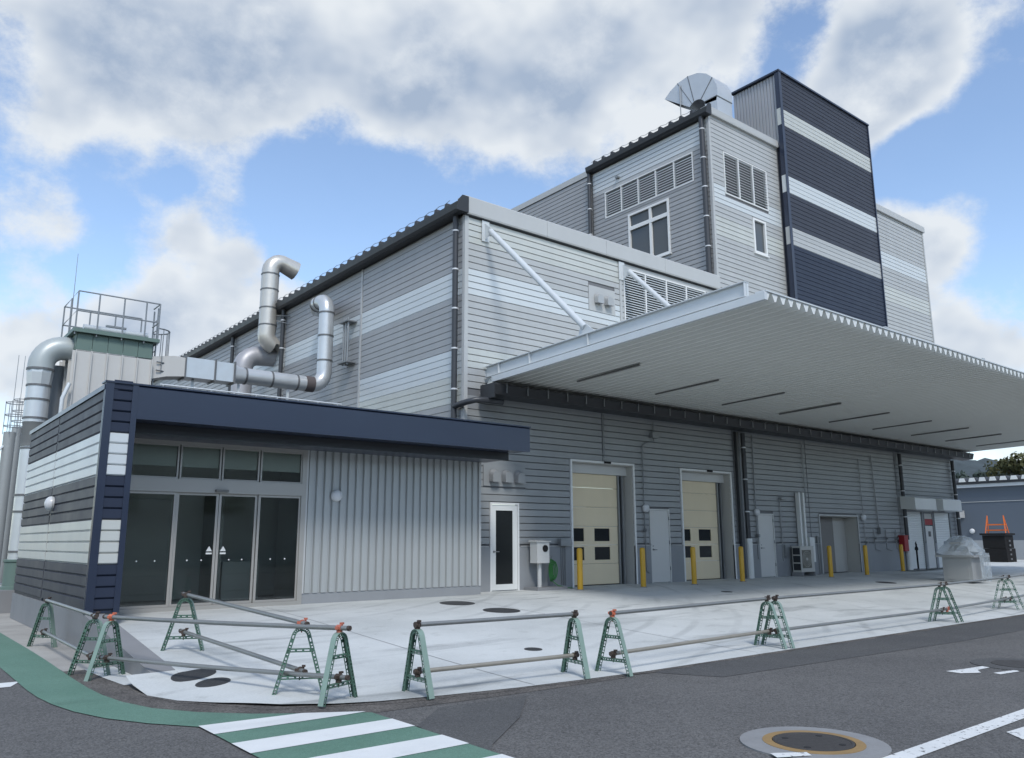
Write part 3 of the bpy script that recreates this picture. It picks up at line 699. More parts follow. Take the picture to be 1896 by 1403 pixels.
obj('notice', B(35.64, 35.86, 16.192, 16.198, 1.33, 1.55), mat('notice', (.12, .12, .12), .6), d)
# downpipes on the front
def front_pipe(x, zs, white=True):
    dp = downpipe(hall, x, 16.06, zs, 4.7, .075, wall='F')
    if white: obj('pipe_guard', MB().tube([(x, 16.06, 0), (x, 16.06, zs)], .11, 14), WHITE, dp, smooth=True)
front_pipe(22.72, 1.26); front_pipe(33.45, 1.2); front_pipe(38.35, 0.0, False)
obj('downpipe', B(22.36, 22.5, 16.06, 16.16, .0, 4.72), PIPE_DK, hall); obj('downpipe', MB().tube([(22.56, 16.1, 0), (22.56, 16.1, 4.7)], .025, 8), RAIL, hall)
# conduits along the wall
def conduit(pts, r=.016, boxes=()):
    c = obj('conduit', MB().tube(pts, r, 8), RAIL, hall, smooth=True)
    for x, z, w_, h_ in boxes: obj('junction_box', B(x - w_ / 2, x + w_ / 2, 16.06, 16.175, z - h_ / 2, z + h_ / 2), RAIL, c)
    return c
YW = 16.15
conduit([(18.4, YW, 4.7), (18.4, YW, 4.12), (18.05, YW, 4.05), (17.88, YW, 3.95), (17.88, YW, .35), (18.0, YW, .3)], .018, [(18.4, 4.3, .28, .16), (17.88, 1.5, .07, .09)])
conduit([(23.36, YW, 4.7), (23.32, YW, .6)], .02, [(23.32, 1.35, .08, .1)])
conduit([(24.75, YW, 2.55), (24.75, YW, .5)], .02, [(24.9, 2.62, .35, .07), (24.85, .85, .2, .4)])
conduit([(26.35, YW, 4.7), (26.35, YW, 2.5)], .014)
conduit([(30.25, YW, 4.3), (30.3, YW, .3)], .014, [(30.3, 1.1, .08, .1)])
conduit([(31.25, YW, 4.5), (31.4, YW, 1.65)], .02, [(31.42, 1.55, .16, .26)])
conduit([(30.4, YW, 1.25), (33.1, YW, 1.25)], .014); conduit([(30.3, YW, 1.08), (33.0, YW, 1.08)], .014)
for x in (31.0, 31.9, 32.7): conduit([(x, YW, 1.6), (x, YW, .85), (x + .2, YW - .1, .78)], .018, [(x, 1.25, .07, .07)])
conduit([(26.95, YW, 1.35), (26.95, YW, .02)], .03); conduit([(27.08, YW, 1.3), (27.08, YW, .02)], .03)
conduit([(16.3, YW, 4.72), (16.3, YW, 3.5)], .012)
for x in (14.60, 14.67, 14.74): conduit([(x, YW, 1.1), (x, YW, .08)], .016)
obj('junction_box', B(14.5, 14.86, 16.04, 16.16, 1.08, 1.26), RAIL, hall)

# ================================================================== UPPER BLOCK
upb = thing('upper_block', (22, 16.2, 10), 'tall grey upper block with white louvers and a four-pane window above the hall roof', 'building')
OP_UF = [(22.75, 25.38, 13.3, 14.92), (24.30, 25.10, 11.45, 12.80)]
OP_UL = [(16.95, 21.38, 13.84, 14.96), (18.13, 20.16, 11.47, 13.60)]
def uf_col(z, s): return S_WHITE if 12.85 < z < 13.5 else S_CREAM if 11.55 < z < 12.25 else S_LIGHT
def ul_col(z, s): return S_WHITE if (z > 15.12 and s == 0) else S_LIGHT if s == 0 and z > 14.95 else S_GREY
f_ = backing('front_wall', upb, 'F', 16.2, 22.01, 26.4, 5.2, 16.25, OP_UF); siding(f_, 'F', 16.2, [(22.08, 26.2)], 5.0, 16.2, uf_col, OP_UF)
l_ = backing('side_wall', upb, 'L', 22.0, 16.21, 40, 9.6, 16.25, OP_UL); siding(l_, 'L', 22.0, [(16.28, 22.05), (22.15, 29)], 9.7, 16.02, ul_col, OP_UL)
obj('side_wall_back', B(21.99, 22.0, 29, 40, 9.7, 16.0), S_GREY, upb)
obj('corner_trim', MB().box(21.975, 22.012, 16.216, 16.275, 9.9, 16.1).box(21.975, 22.075, 16.165, 16.212, 9.9, 16.1), COPING, upb)
louver(upb, 'F', 16.2, *OP_UF[0], 3, False, .105); window(upb, 'F', 16.2, *OP_UF[1])
louver(upb, 'L', 22.0, *OP_UL[0], 5, False, .10); window(upb, 'L', 22.0, *OP_UL[1], bars=(19.05,), rails=(13.0,))
obj('coping', MB().prism([(16.10, 16.13), (16.09, 16.17), (16.09, 16.40), (16.12, 16.43), (16.45, 16.43), (16.45, 16.13)], 'x', 21.92, 26.2), COPING, upb)
obj('gutter', gutter_box('L', 22.0, 16.06, 22.2, 16.03, .24, .26), GUTTER, upb)
obj('gutter_end', MB().prism([(21.70, 16.03), (22.0, 16.03), (22.0, 16.45), (21.85, 16.45), (21.74, 16.3)], 'y', 16.03, 16.058), GUTTER, upb)
obj('roof', fold_roof(21.78, 33, 16.5, 22.0, 16.27, 16.4), ROOFM, upb)
obj('roof_back', B(22.0, 33, 22.2, 40, 16.10, 16.2), ROOFM, upb)
obj('back_coping', B(21.95, 22.2, 22.22, 40, 16.02, 16.27), COPING, upb)
obj('roof_cable', MB().tube([q for i in range(11) for q in ((21.86, 16.75 + .5 * i, 16.50), (21.86, 17.0 + .5 * i, 16.45))], .009, 5), RAIL, upb)
downpipe(upb, 21.87, 16.40, 10.15, 16.05, .095, first=.5, step=1.1); downpipe(upb, 21.88, 22.15, 10.1, 16.05, .08, first=.5, step=1.1)
obj('spot_lamp', MB().box(21.85, 21.98, 20.55, 20.68, 15.28, 15.36), RAIL, upb)

# ================================================================== STAIR TOWER
tw = thing('stair_tower', (29.7, 15.9, 5), 'dark slate tower with pale horizontal bands rising beside the upper block', 'building')
def tw_col(z, s):
    if 17.04 < z < 17.74: return S_CREAM
    if 14.24 < z < 14.94: return S_WHITE
    if 12.14 < z < 12.84: return S_LIGHT
    return S_SLATE if z > 12.1 else S_NAVY
f_ = backing('front_wall', tw, 'F', 15.9, 26.3, 33.12, 5.2, 19.3, [], S_SLATE); siding(f_, 'F', 15.9, [(26.33, 33.08)], 8.9, 19.3, tw_col)
obj('body', B(26.32, 33.1, 16.03, 18.05, 5.2, 19.28), S_SLATE, tw)
for i in range(14):
    a = 16.05 + i * .143; obj('wall_panel', MB().add(
        [(26.318, a, 16.2), (26.285, a + .02, 16.2), (26.285, a + .123, 16.2), (26.318, a + .1425, 16.2), (26.318, a, 19.27), (26.285, a + .02, 19.27), (26.285, a + .123, 19.27), (26.318, a + .1425, 19.27)],
        [(0, 1, 5, 4), (1, 2, 6, 5), (2, 3, 7, 6)]), VPANEL, tw)
for z0, z1, m in ((5.2, 12.14, NAVY), (12.14, 12.84, S_LIGHT), (12.84, 14.24, NAVY), (14.24, 14.94, S_WHITE), (14.94, 17.04, NAVY), (17.04, 17.74, S_CREAM), (17.74, 19.3, NAVY)):
    obj('corner_trim', B(26.20, 26.325, 15.86, 16.045, z0 + .003, z1 - .003), m, tw)
obj('corner_edge', B(26.18, 26.34, 15.84, 15.86, 5.2, 19.3), NAVY, tw)
obj('coping', MB().box(26.16, 33.16, 15.82, 16.0, 19.3, 19.37).box(26.16, 26.4, 16.0, 18.08, 19.3, 19.37).box(32.9, 33.16, 16.0, 18.08, 19.3, 19.37), NAVY, tw)
obj('edge_trim', B(33.09, 33.15, 15.85, 16.0, 5.2, 19.3), NAVY, tw)

# ================================================================== RIGHT-HAND BLOCK
rb = thing('side_block', (35.9, 16.2, 5), 'light grey clad block to the right of the dark tower', 'building')
f_ = backing('front_wall', rb, 'F', 16.2, 33.1, 38.2, 5.2, 15.7, [])
siding(f_, 'F', 16.2, [(33.15, 38.1)], 8.9, 15.6, lambda z, s: S_WHITE if 13.05 < z < 13.75 else S_CREAM if 11.4 < z < 12.1 else S_LIGHT)
obj('body', B(33.12, 38.15, 16.33, 28, 5.2, 15.6), S_LIGHT, rb)
obj('coping', MB().prism([(16.10, 15.58), (16.10, 15.86), (16.13, 15.88), (16.5, 15.88), (16.5, 15.58)], 'x', 33.1, 38.26), COPING, rb)
obj('corner_trim', B(38.105, 38.2, 16.165, 16.212, 5.2, 15.57), COPING, rb)
downpipe(rb, 38.28, 16.35, 5.2, 15.4, .07, m=COPING, wall='F')
obj('end_wall', B(38.3, 38.6, 16.33, 28, 0, 5.3), S_LOWER, hall)

# ================================================================== LOADING CANOPY
cn = thing('loading_canopy', (25.2, 12, 5), 'broad white folded-sheet canopy over the loading doors, hung on tie rods', 'canopy')
X0, X1, YO, YI = 12.06, 39.3, 7.87, 16.12
def can_z(y): return 5.10 + (YI - y) / (YI - YO) * .26        # underside of the troughs
prof = []; x = X0
while x < X1 - .1:
    prof += [(x, 0), (x + .05, 0), (x + .125, .15), (x + .175, .15)]; x += .25
prof.append((x, 0)); n = len(prof); XE = x
mb = MB(); mb.add([(p[0], YO, can_z(YO) + p[1]) for p in prof] + [(p[0], YI, can_z(YI) + p[1]) for p in prof], [(i, i + 1, i + 1 + n, i + n) for i in range(n - 1)])
obj('deck', mb, SOFFIT, cn)
ecm = bpy.data.meshes.new('end_cap'); q = MB().prism([(-.075, .15), (0 - .0, .0), (.05, .0), (.125, .15)], 'y', -.004, .0)
ecm.from_pydata(q.v, [], q.f); ecm.update(); ecm.materials.append(WHITE)
x = X0 
while x < X1 - .1:
    e = bpy.data.objects.new('end_cap', ecm); col.objects.link(e); place(e, (x, YO - .002, can_z(YO) + .002), cn); x += .25
obj('top_flashing', MB().prism([(YO - .03, can_z(YO) + .15), (YO - .03, can_z(YO) + .175), (YO + .2, can_z(YO) + .18), (YO + .2, can_z(YO) + .15)], 'x', X0 - .02, XE), STEELW, cn)
# side flashing on the left edge
def slab_y(xa, xb, za, zb, m, name, y0=YO, y1=16.1):
    """box following the canopy's fall"""
    q = MB(); vs = []
    for y in (y0, y1):
        b = can_z(y); vs += [(xa, y, b + za), (xb, y, b + za), (xb, y, b + zb), (xa, y, b + zb)]
    q.add(vs, [(0, 1, 2, 3), (7, 6, 5, 4), (0, 4, 5, 1), (1, 5, 6, 2), (2, 6, 7, 3), (3, 7, 4, 0)]); return obj(name, q, m, cn)
slab_y(11.98, 12.055, -.01, .135, STEELW, 'edge_flashing', YO - .03, 15.75)
for k, xb in enumerate((12.14, 17.3, 22.4, 27.5, 32.6, 37.7)):
    wb = slab_y(xb - .006, xb + .006, .20, .46, STEELW, 'beam', 8.3, 16.16)
    for nm, za, zb in (('flange', .46, .476), ('flange', .184, .20)):
        fl = MB(); vs = []
        for y in (8.3, 16.16):
            b = can_z(y); vs += [(xb - .075, y, b + za), (xb + .075, y, b + za), (xb + .075, y, b + zb), (xb - .075, y, b + zb)]
        fl.add(vs, [(0, 1, 2, 3), (7, 6, 5, 4), (0, 4, 5, 1), (1, 5, 6, 2), (2, 6, 7, 3), (3, 7, 4, 0)]); obj(nm, fl, STEELW, wb)
    for y in (8.31, 12.4, 14.4, 15.6):
        b = can_z(y); obj('stiffener', MB().box(xb - .07, xb - .007, y, y + .012, b + .202, b + .458).box(xb + .007, xb + .07, y, y + .012, b + .202, b + .458), STEELW, wb)
    for y in (8.9, 10.9, 12.4, 14.6): obj('seat', B(xb - .05, xb + .05, y - .04, y + .04, can_z(y) + .148, can_z(y) + .185), RAIL, wb)
    p0 = Vector((xb - .08 if k == 0 else xb, 16.05, 9.30)); p1 = Vector((xb, 12.45, can_z(12.45) + .56)); dr = (p1 - p0).normalized()
    tr = obj('tie_rod', MB().tube([p0 + dr * .2, p1 - dr * .12], .075, 16), STEELW, cn, smooth=True)
    obj('wall_plate', MB().box(xb - .17, xb + .07, 16.15, 16.175, 8.95, 9.52).add([(p0.x, 16.15, 9.0), (p0.x, 16.15, 9.45), (p0.x, 15.85, 9.2), (p0.x, 15.9, 9.05)], [(0, 1, 2, 3)]), STEELW, tr)
    obj('gusset', MB().prism([(12.2, can_z(12.3) + .478), (12.75, can_z(12.7) + .478), (12.65, can_z(12.6) + .72), (12.5, can_z(12.5) + .72)], 'x', xb - .012, xb + .012), STEELW, tr)
obj('wall_gutter', MB().prism([(15.45, 5.02), (15.43, 4.99), (15.50, 4.76), (15.95, 4.73), (15.98, 5.05), (15.94, 5.05), (15.9, 4.78), (15.55, 4.80)], 'x', 11.85, 39.2), GUTTER, cn)
obj('gutter_end', B(11.82, 11.848, 15.42, 16.0, 4.66, 5.03), GUTTER, cn)
for i in range(40):
    x = 12.2 + i * .68
    obj('gutter_strap', B(x, x + .03, 15.42, 15.435, 4.8, 5.04), RAIL, cn)
obj('wall_flashing', B(11.9, 39.2, 15.99, 16.15, 4.84, 4.88), COPING, cn)
for i in range(9):
    x = 13.74 + 2.93 * i; z = can_z(13.4)
    l = thing('canopy_light', (x, 13.4, z - .09), 'strip light under the canopy, ' + ('first', 'second', 'third', 'fourth', 'fifth', 'sixth', 'seventh', 'eighth', 'ninth')[i] + ' from the left end', 'light', 'strip lights under the loading canopy')
    def sl(a, b, za, zb, y0, y1):
        q = MB(); vs = []
        for y in (y0, y1):
            c = can_z(y); vs += [(x + a, y, c + za), (x + b, y, c + za), (x + b, y, c + zb), (x + a, y, c + zb)]
        return q.add(vs, [(0, 1, 2, 3), (7, 6, 5, 4), (0, 4, 5, 1), (1, 5, 6, 2), (2, 6, 7, 3), (3, 7, 4, 0)])
    obj('housing', sl(-.022, .022, -.04, -.004, 12.4, 14.5), CANLIGHT, l); obj('tube', sl(.03, .056, -.045, -.018, 12.45, 13.6), TUBE, l)

# ================================================================== ENTRANCE ANNEX
an = thing('entrance_annex', (7.2, 15.5, 0), 'low navy entrance annex with sliding glass doors and pale bands on its side', 'building')
def an_col(z, s): return S_WHITE if 2.24 < z < 2.94 else S_CREAM if .86 < z < 1.56 else S_SLATE
def pil_col(z, s): return S_WHITE if 2.24 < z < 2.94 else S_CREAM if .86 < z < 1.56 else S_NAVY
PITCH = .172; OFF = .18; _bc.clear(); PROFILE = [(.008, 0.0), (.008, .005), (-.015, .027), (-.015, .160), (.008, .1705)]
s_ = backing('side_wall', an, 'L', 2.9, 14.02, 21.1, .14, 3.62, [], S_SLATE); siding(s_, 'L', 2.9, [(14.06, 17.70), (17.76, 21.08)], .15, 3.6, an_col)
obj('seam', B(2.895, 2.912, 17.70, 17.76, .15, 3.6), NAVY, s_)
p_ = obj('pilaster', B(2.93, 3.36, 14.015, 15.5, .14, 3.73), NAVY, an); siding(p_, 'F', 14.0, [(3.0, 3.28)], .15, 3.75, pil_col)
PITCH = .175; OFF = .07; _bc.clear()
obj('corner_trim', MB().box(2.875, 3.0, 13.972, 14.02, .14, 3.73).box(2.872, 2.91, 14.02, 14.06, .14, 3.73), NAVY, p_)
obj('corner_trim', B(3.28, 3.37, 13.974, 14.02, .14, 3.73), NAVY, p_)
obj('base', MB().box(2.885, 3.30, 14.06, 21.15, -.4, .135).box(3.30, 3.36, 14.06, 15.4, -.02, .135), BASEC, an)
obj('side_coping', B(2.86, 3.06, 14.0, 21.14, 3.62, 3.70), NAVY, an)
obj('back_wall', B(2.95, 11.4, 21.0, 21.12, -.4, 3.62), S_SLATE, an)
obj('roof', B(3.06, 11.42, 14.2, 21.1, 3.40, 3.5), ROOFM, an)
# fascia and soffit
fa = obj('fascia', MB().prism([(13.98, 3.18), (13.98, 3.70), (14.0, 3.73), (14.2, 3.73), (14.2, 3.22), (14.05, 3.18)], 'x', 3.372, 11.73), NAVY, an)
obj('fascia_cap', B(2.86, 11.75, 13.96, 14.22, 3.732, 3.76), NAVY, fa)
obj('soffit', MB().box(3.37, 11.72, 14.2, 14.55, 3.2, 3.30).box(3.37, 11.55, 14.55, 15.46, 3.04, 3.30), NAVY, an)
obj('soffit_lip', B(3.37, 11.55, 14.53, 14.549, 3.02, 3.19), GUTTER, an)
# glazed front: sliding doors below, fixed lights above
fr = MB(); yF = 15.5
XM = [3.62, 4.545, 5.325, 6.075, 6.965]
obj('lintel', B(3.40, 7.02, 15.44, 15.58, 2.11, 2.35), ALU, an)
obj('entrance_frame', MB().box(3.37, 3.64, 15.45, 15.57, .0, 3.05).box(6.95, 7.05, 15.45, 15.57, .0, 3.05).box(3.64, 6.95, 15.45, 15.57, 2.98, 3.04).box(3.64, 6.95, 15.44, 15.58, 0, .07), ALU, an)
obj('sensor', B(5.22, 5.46, 15.38, 15.44, 2.135, 2.175), CANLIGHT, an)
for i in range(4):
    a, b = XM[i], XM[i + 1]
    w_ = obj('transom_light', frame4('F', 15.5, a + .012, b - .012, 2.352, 2.978, .03, -.03, .03), ALU, an)
    obj('pane', B(a + .042, b - .042, 15.498, 15.504, 2.382, 2.948), GLASS, w_)
    obj('blind', B(a + .045, b - .045, 15.53, 15.535, 2.58, 2.95), BLIND, w_)
    dl = obj('glass_door' if i in (1, 2) else 'side_light', frame4('F', 15.5 if i in (0, 3) else 15.53, a + .005, b - .005, .072, 2.108, .045, -.02, .02), ALU, an)
    yp = 15.5 if i in (0, 3) else 15.53
    obj('pane', B(a + .05, b - .05, yp - .003, yp + .003, .117, 2.063), GLASS, dl)
    for fx in (.35, .68):
        dx = a + (b - a) * fx; obj('safety_dot', MB().lathe((dx, yp - .006, .88), [(.014, 0), (.014, .002)], 10, 'y'), WHITE, dl)
    if i in (1, 2):
        tx = b - .12 if i == 1 else a + .14
        obj('warning_triangle', MB().add([(tx - .055, yp - .006, 1.04), (tx + .055, yp - .006, 1.04), (tx, yp - .006, 1.135)], [(0, 1, 2)]), WHITE, dl)
        obj('warning_strip', MB().add([(tx - .055, yp - .006, .985), (tx + .055, yp - .006, .985), (tx + .055, yp - .006, 1.015), (tx - .055, yp - .006, 1.015)], [(0, 1, 2, 3)]), WHITE, dl)
# the lobby behind the glass
obj('lobby_floor', B(3.3, 11.3, 15.6, 20.9, .01, .03), ROOMF, an)
obj('lobby_wall', MB().box(3.1, 3.2, 15.52, 20.9, 0, 3.35).box(7.3, 7.4, 15.6, 17.4, .03, 3.3).box(3.2, 11.3, 18.1, 18.2, .03, 3.3).box(3.2, 11.4, 15.6, 20.9, 3.10, 3.2), ROOM, an)
obj('inner_door', MB().box(4.3, 5.2, 18.05, 18.09, .03, 2.1).box(5.9, 5.96, 17.0, 18.09, .03, 2.2), ALU, an)
obj('counter', B(6.1, 6.9, 17.3, 17.8, .03, .8), ROOM, an)
# ribbed wall: each profiled panel a piece
rw = obj('ribbed_wall', B(7.06, 11.45, 15.5, 15.62, .2, 3.1), RIBWALL, an)
rpm = bpy.data.meshes.new('rib_panel'); q = MB()
hh = 2.88; zz = 8
prf = [(0, 0), (.014, -.046), (.112, -.046), (.132, -.012), (.164, -.012), (.178, 0)]
q.add([(p[0], p[1], 0) for p in prf] + [(p[0], p[1], hh) for p in prf], [(i, i + 1, i + 7, i + 6) for i in range(5)] + [(5, 4, 3, 2, 1, 0), (6, 7, 8, 9, 10, 11)])
rpm.from_pydata(q.v, [], q.f); rpm.update(); rpm.materials.append(RIBWALL)
for i in range(24):
    o = bpy.data.objects.new('rib_panel', rpm); col.objects.link(o); place(o, (7.09 + i * .179, 15.498, .205), rw)
obj('edge_trim', MB().box(7.05, 7.085, 15.45, 15.5, .2, 3.05).box(11.39, 11.45, 15.45, 15.5, .2, 3.05), COPING, rw)
obj('base_strip', B(7.05, 11.46, 15.47, 15.6, -.02, .2), DADO, an)
obj('return_wall', B(11.40, 11.46, 15.62, 16.19, 0, 3.6), S_LOWER, an)
# low pipe rail on the roof edge
rl = MB().tube([(3.9, 14.75, 3.93), (7.4, 14.75, 3.93)], .016, 8)
for i in range(9): rl.tube([(3.95 + i * .42, 14.75, 3.5), (3.95 + i * .42, 14.75, 3.93)], .013, 6)
obj('roof_pipe', rl, STEELW, label='thin white pipe on short feet along the annex roof edge', cat='pipe')

# ================================================================== WALL LAMPS
def lamp(x, y, z, axis, label, r=.125):
    t = thing('wall_lamp', (x, y, z), label, 'lamp', 'round opal wall lamps')
    s = -1
    obj('base', MB().lathe((x, y, z), [(r * .95, 0), (r * .95, -.035)], 20, 'y' if axis == 'F' else 'x'), COPING, t)
    prof = [(r, -.036)] + [(r * math.cos(R(a)), -.04 - r * .75 * math.sin(R(a))) for a in (15, 30, 45, 60, 75)] + [(.001, -.04 - r * .75)]
    obj('globe', MB().lathe((x, y, z), prof, 20, 'y' if axis == 'F' else 'x'), GLOBE, t, smooth=True)
lamp(7.71, 15.465, 2.14, 'F', 'round wall lamp on the ribbed grey wall beside the glass doors')
lamp(2.885, 17.5, 1.93, 'L', 'round wall lamp on the navy annex side wall', .14)
lamp(17.93, 16.18, 2.13, 'F', 'round wall lamp at the top corner of the white door between the cream doors')
lamp(23.36, 16.18, 2.12, 'F', 'round wall lamp at the top corner of the white door left of the air conditioner')
lamp(30.25, 16.18, 2.05, 'F', 'round wall lamp to the right of the recessed doorway', .14)

# ================================================================== BOLLARDS
BL = [(14.36, 15.2, 'yellow bollard at the left cream door, nearest the annex'), (16.52, 15.05, 'yellow bollard between the left cream door and the white door'),
      (18.62, 15.05, 'yellow bollard in front of the second cream door'), (20.86, 15.05, 'yellow bollard beside the dark downpipe with white foot'),
      (25.55, 14.92, 'yellow bollard at the left of the recessed doorway'), (27.95, 14.95, 'yellow bollard at the right of the recessed doorway'), (31.9, 15.6, 'dull yellow bollard in the shade left of the roller shutters')]
for x, y, lb in BL:
    z = apron_z(y) - .02; r = .072
    t = thing('bollard', (x, y, z), lb, 'bollard', 'yellow bollards in front of the doors')
    obj('post', MB().lathe((x, y, z), [(r, 0), (r, 1.0), (r * .9, 1.025), (r * .6, 1.045), (0.001, 1.05)], 18), YELLOW, t, smooth=True)
    obj('foot', MB().lathe((x, y, z + .005), [(r + .03, 0), (r + .03, .022), (r + .002, .03)], 18), BASEC, t)

# ================================================================== THINGS ALONG THE FRONT WALL
t = thing('hose_stand', (13.75, 15.9, 0), 'grey cabinet on a post with round dial, on a concrete plinth by the glazed door', 'cabinet')
obj('plinth', B(13.3, 14.3, 15.6, 16.12, 0, .07), BASEC, t)
obj('post', MB().tube([(13.62, 15.9, .07), (13.62, 15.9, .68)], .055, 14), DOORW, t, smooth=True)
cbx = obj('cabinet', B(13.42, 13.82, 15.74, 16.02, .66, 1.18), DOORW, t)
obj('cabinet_roof', MB().prism([(15.70, 1.182), (15.70, 1.20), (16.05, 1.23), (16.05, 1.182)], 'x', 13.39, 13.85), DOORW, cbx)
obj('dial', MB().lathe((13.68, 15.74, 1.02), [(.085, 0), (.085, -.02), (.06, -.022), (0.001, -.015)], 18, 'y'), BLACKP, cbx)
t = thing('garden_hose', (14.08, 16.0, .1), 'coiled green hose hanging beside the grey cabinet', 'hose')
for k in range(4):
    c = (14.08 + .02 * k, 15.98 - .025 * k, .47)
    obj('coil', MB().tube([(c[0] + (.06 + .008 * k) * math.sin(a), c[1] + .01 * math.sin(3 * a), c[2] + (.28 - .02 * k) * math.cos(a)) for a in [i * 2 * PI / 22 for i in range(23)]], .014, 7), HOSE, t, smooth=True)
obj('hook', MB().tube([(14.08, 16.16, .78), (14.08, 15.95, .78), (14.08, 15.93, .84)], .01, 6), RAIL, t)
obj('tail', MB().tube([(14.1, 15.95, .2), (14.2, 15.85, .09), (14.4, 15.7, .03), (14.6, 15.75, .02), (14.75, 15.95, .02)], .014, 7), HOSE, t, smooth=True)
t = thing('air_conditioner', (25.5, 15.9, 0), 'cream outdoor air-conditioner unit with fan grille left of the recessed doorway', 'air conditioner')
ax0, ax1, ay0, ay1, az0, az1 = 25.12, 25.92, 15.72, 16.05, .14, .98
obj('casing', MB().box(ax0, ax1, ay0, ay1, az0, az1), ACC, t)
obj('top', B(ax0 - .01, ax1 + .01, ay0 - .01, ay1 + .01, az1 + .001, az1 + .025), ACC, t)
gr = MB(); cx_, cz_ = 25.46, .57
for r in (.08, .14, .20, .26): gr.tube(arc((cx_, ay0 - .012, cz_), r, 0, 360, 24, 'xz'), .006, 5, False)
obj('grille', gr, ACC, t); obj('fan_recess', B(25.18, 25.74, ay0 - .006, ay0 - .001, .27, .87), ACREC, t); obj('fan_hub', MB().lathe((cx_, ay0 - .008, cz_), [(.05, 0), (.05, -.01)], 14, 'y'), ACC, t)
for z in (.2, .46, .72): obj('coil_grille', B(ax0 - .006, ax0 - .001, ay0 + .03, ay1 - .03, z, z + .22), GUTTER, t)
obj('stand', MB().box(ax0, ax0 + .06, 15.7, 16.1, 0, .138).box(ax1 - .06, ax1, 15.7, 16.1, 0, .138), BASEC, t)
for x in (25.72, 25.98): obj('pipe_cover', MB().box(x, x + .1, 16.02, 16.16, .9, 2.85), WHITE, t)
obj('pipe_cover', MB().box(26.2, 26.5, 16.0, 16.16, .45, 1.3), WHITE, t)
t = thing('extinguisher_box', (33.05, 16.0, .75), 'red fire-extinguisher box on the wall left of the roller shutters', 'box')
obj('box', B(32.9, 33.22, 15.92, 16.15, .75, 1.35), RED, t); obj('lid', B(32.88, 33.24, 15.90, 16.15, 1.351, 1.38), RED, t)
t = thing('water_pump', (33.95, 15.85, 0), 'dark standpipe with lever in front of the left roller shutter', 'standpipe')
obj('riser', MB().tube([(33.8, 15.9, 0), (33.8, 15.9, 1.05)], .035, 10), BLACKP, t); obj('valve', MB().lathe((33.8, 15.9, .78), [(.06, 0), (.07, .06), (.05, .14)], 12), BLACKP, t)
obj('lever', MB().tube([(33.8, 15.9, 1.05), (33.7, 15.85, 1.12), (33.6, 15.84, 1.04)], .016, 7), BLACKP, t); obj('foot', B(33.6, 34.1, 15.75, 16.0, 0, .05), BASEC, t)
# wrapped stainless machine
mz = apron_z(11.9); t = thing('wrapped_machine', (28.4, 11.9, mz), 'stainless cabinet with a domed hood wrapped in clear plastic film', 'machine')
obj('cabinet', B(27.95, 28.85, 11.45, 12.35, mz + .03, mz + .80), STAIN, t); obj('door', B(27.935, 27.949, 11.55, 12.25, mz + .1, mz + .74), STAIN, t)
obj('table_top', B(27.80, 29.0, 11.3, 12.5, mz + .80, mz + .86), STAIN, t)
dm = MB(); n = 18; rings = []
for j, (rr, h) in enumerate([(.64, .862), (.60, .98), (.52, 1.14), (.44, 1.27), (.28, 1.38), (.12, 1.44)]):
    for k in range(n):
        a = 2 * PI * k / n; f = 1 + .05 * math.sin(3 * a + j) + .07 * math.sin(7 * a - 2 * j) + random.uniform(-.13, .13)
        sq = 1 / max(abs(math.cos(a)), abs(math.sin(a))) ** .55
        dm.v.append((28.4 + rr * f * sq * math.cos(a), 11.9 + rr * f * sq * math.sin(a), mz + h + random.uniform(-.05, .05) * (j > 0)))
for j in range(5):
    for k in range(n): dm.f.append((j * n + k, j * n + (k + 1) % n, (j + 1) * n + (k + 1) % n, (j + 1) * n + k))
dm.f.append(tuple(range(5 * n, 6 * n)))
obj('film', dm, FILM, t)
sk = MB(); pts = []
for i in range(15): 
    x = 28.15 + i * .05; pts.append((x, 11.28 - .03 * math.sin(i * 1.9)))
sk.add([(x, y, mz + .93) for x, y in pts] + [(x + .01 * math.sin(i), y - .02, mz + .06 + .03 * math.sin(i * 2.3)) for i, (x, y) in enumerate(pts)], [(i, i + 1, i + 16, i + 15) for i in range(14)])
obj('hanging_film', sk, FILM, t, smooth=True)
obj('hood', MB().prism([(11.5, mz + .861), (11.55, mz + 1.1), (11.75, mz + 1.28), (12.05, mz + 1.28), (12.25, mz + 1.1), (12.3, mz + .861)], 'x', 28.0, 28.8), STAIN, t)

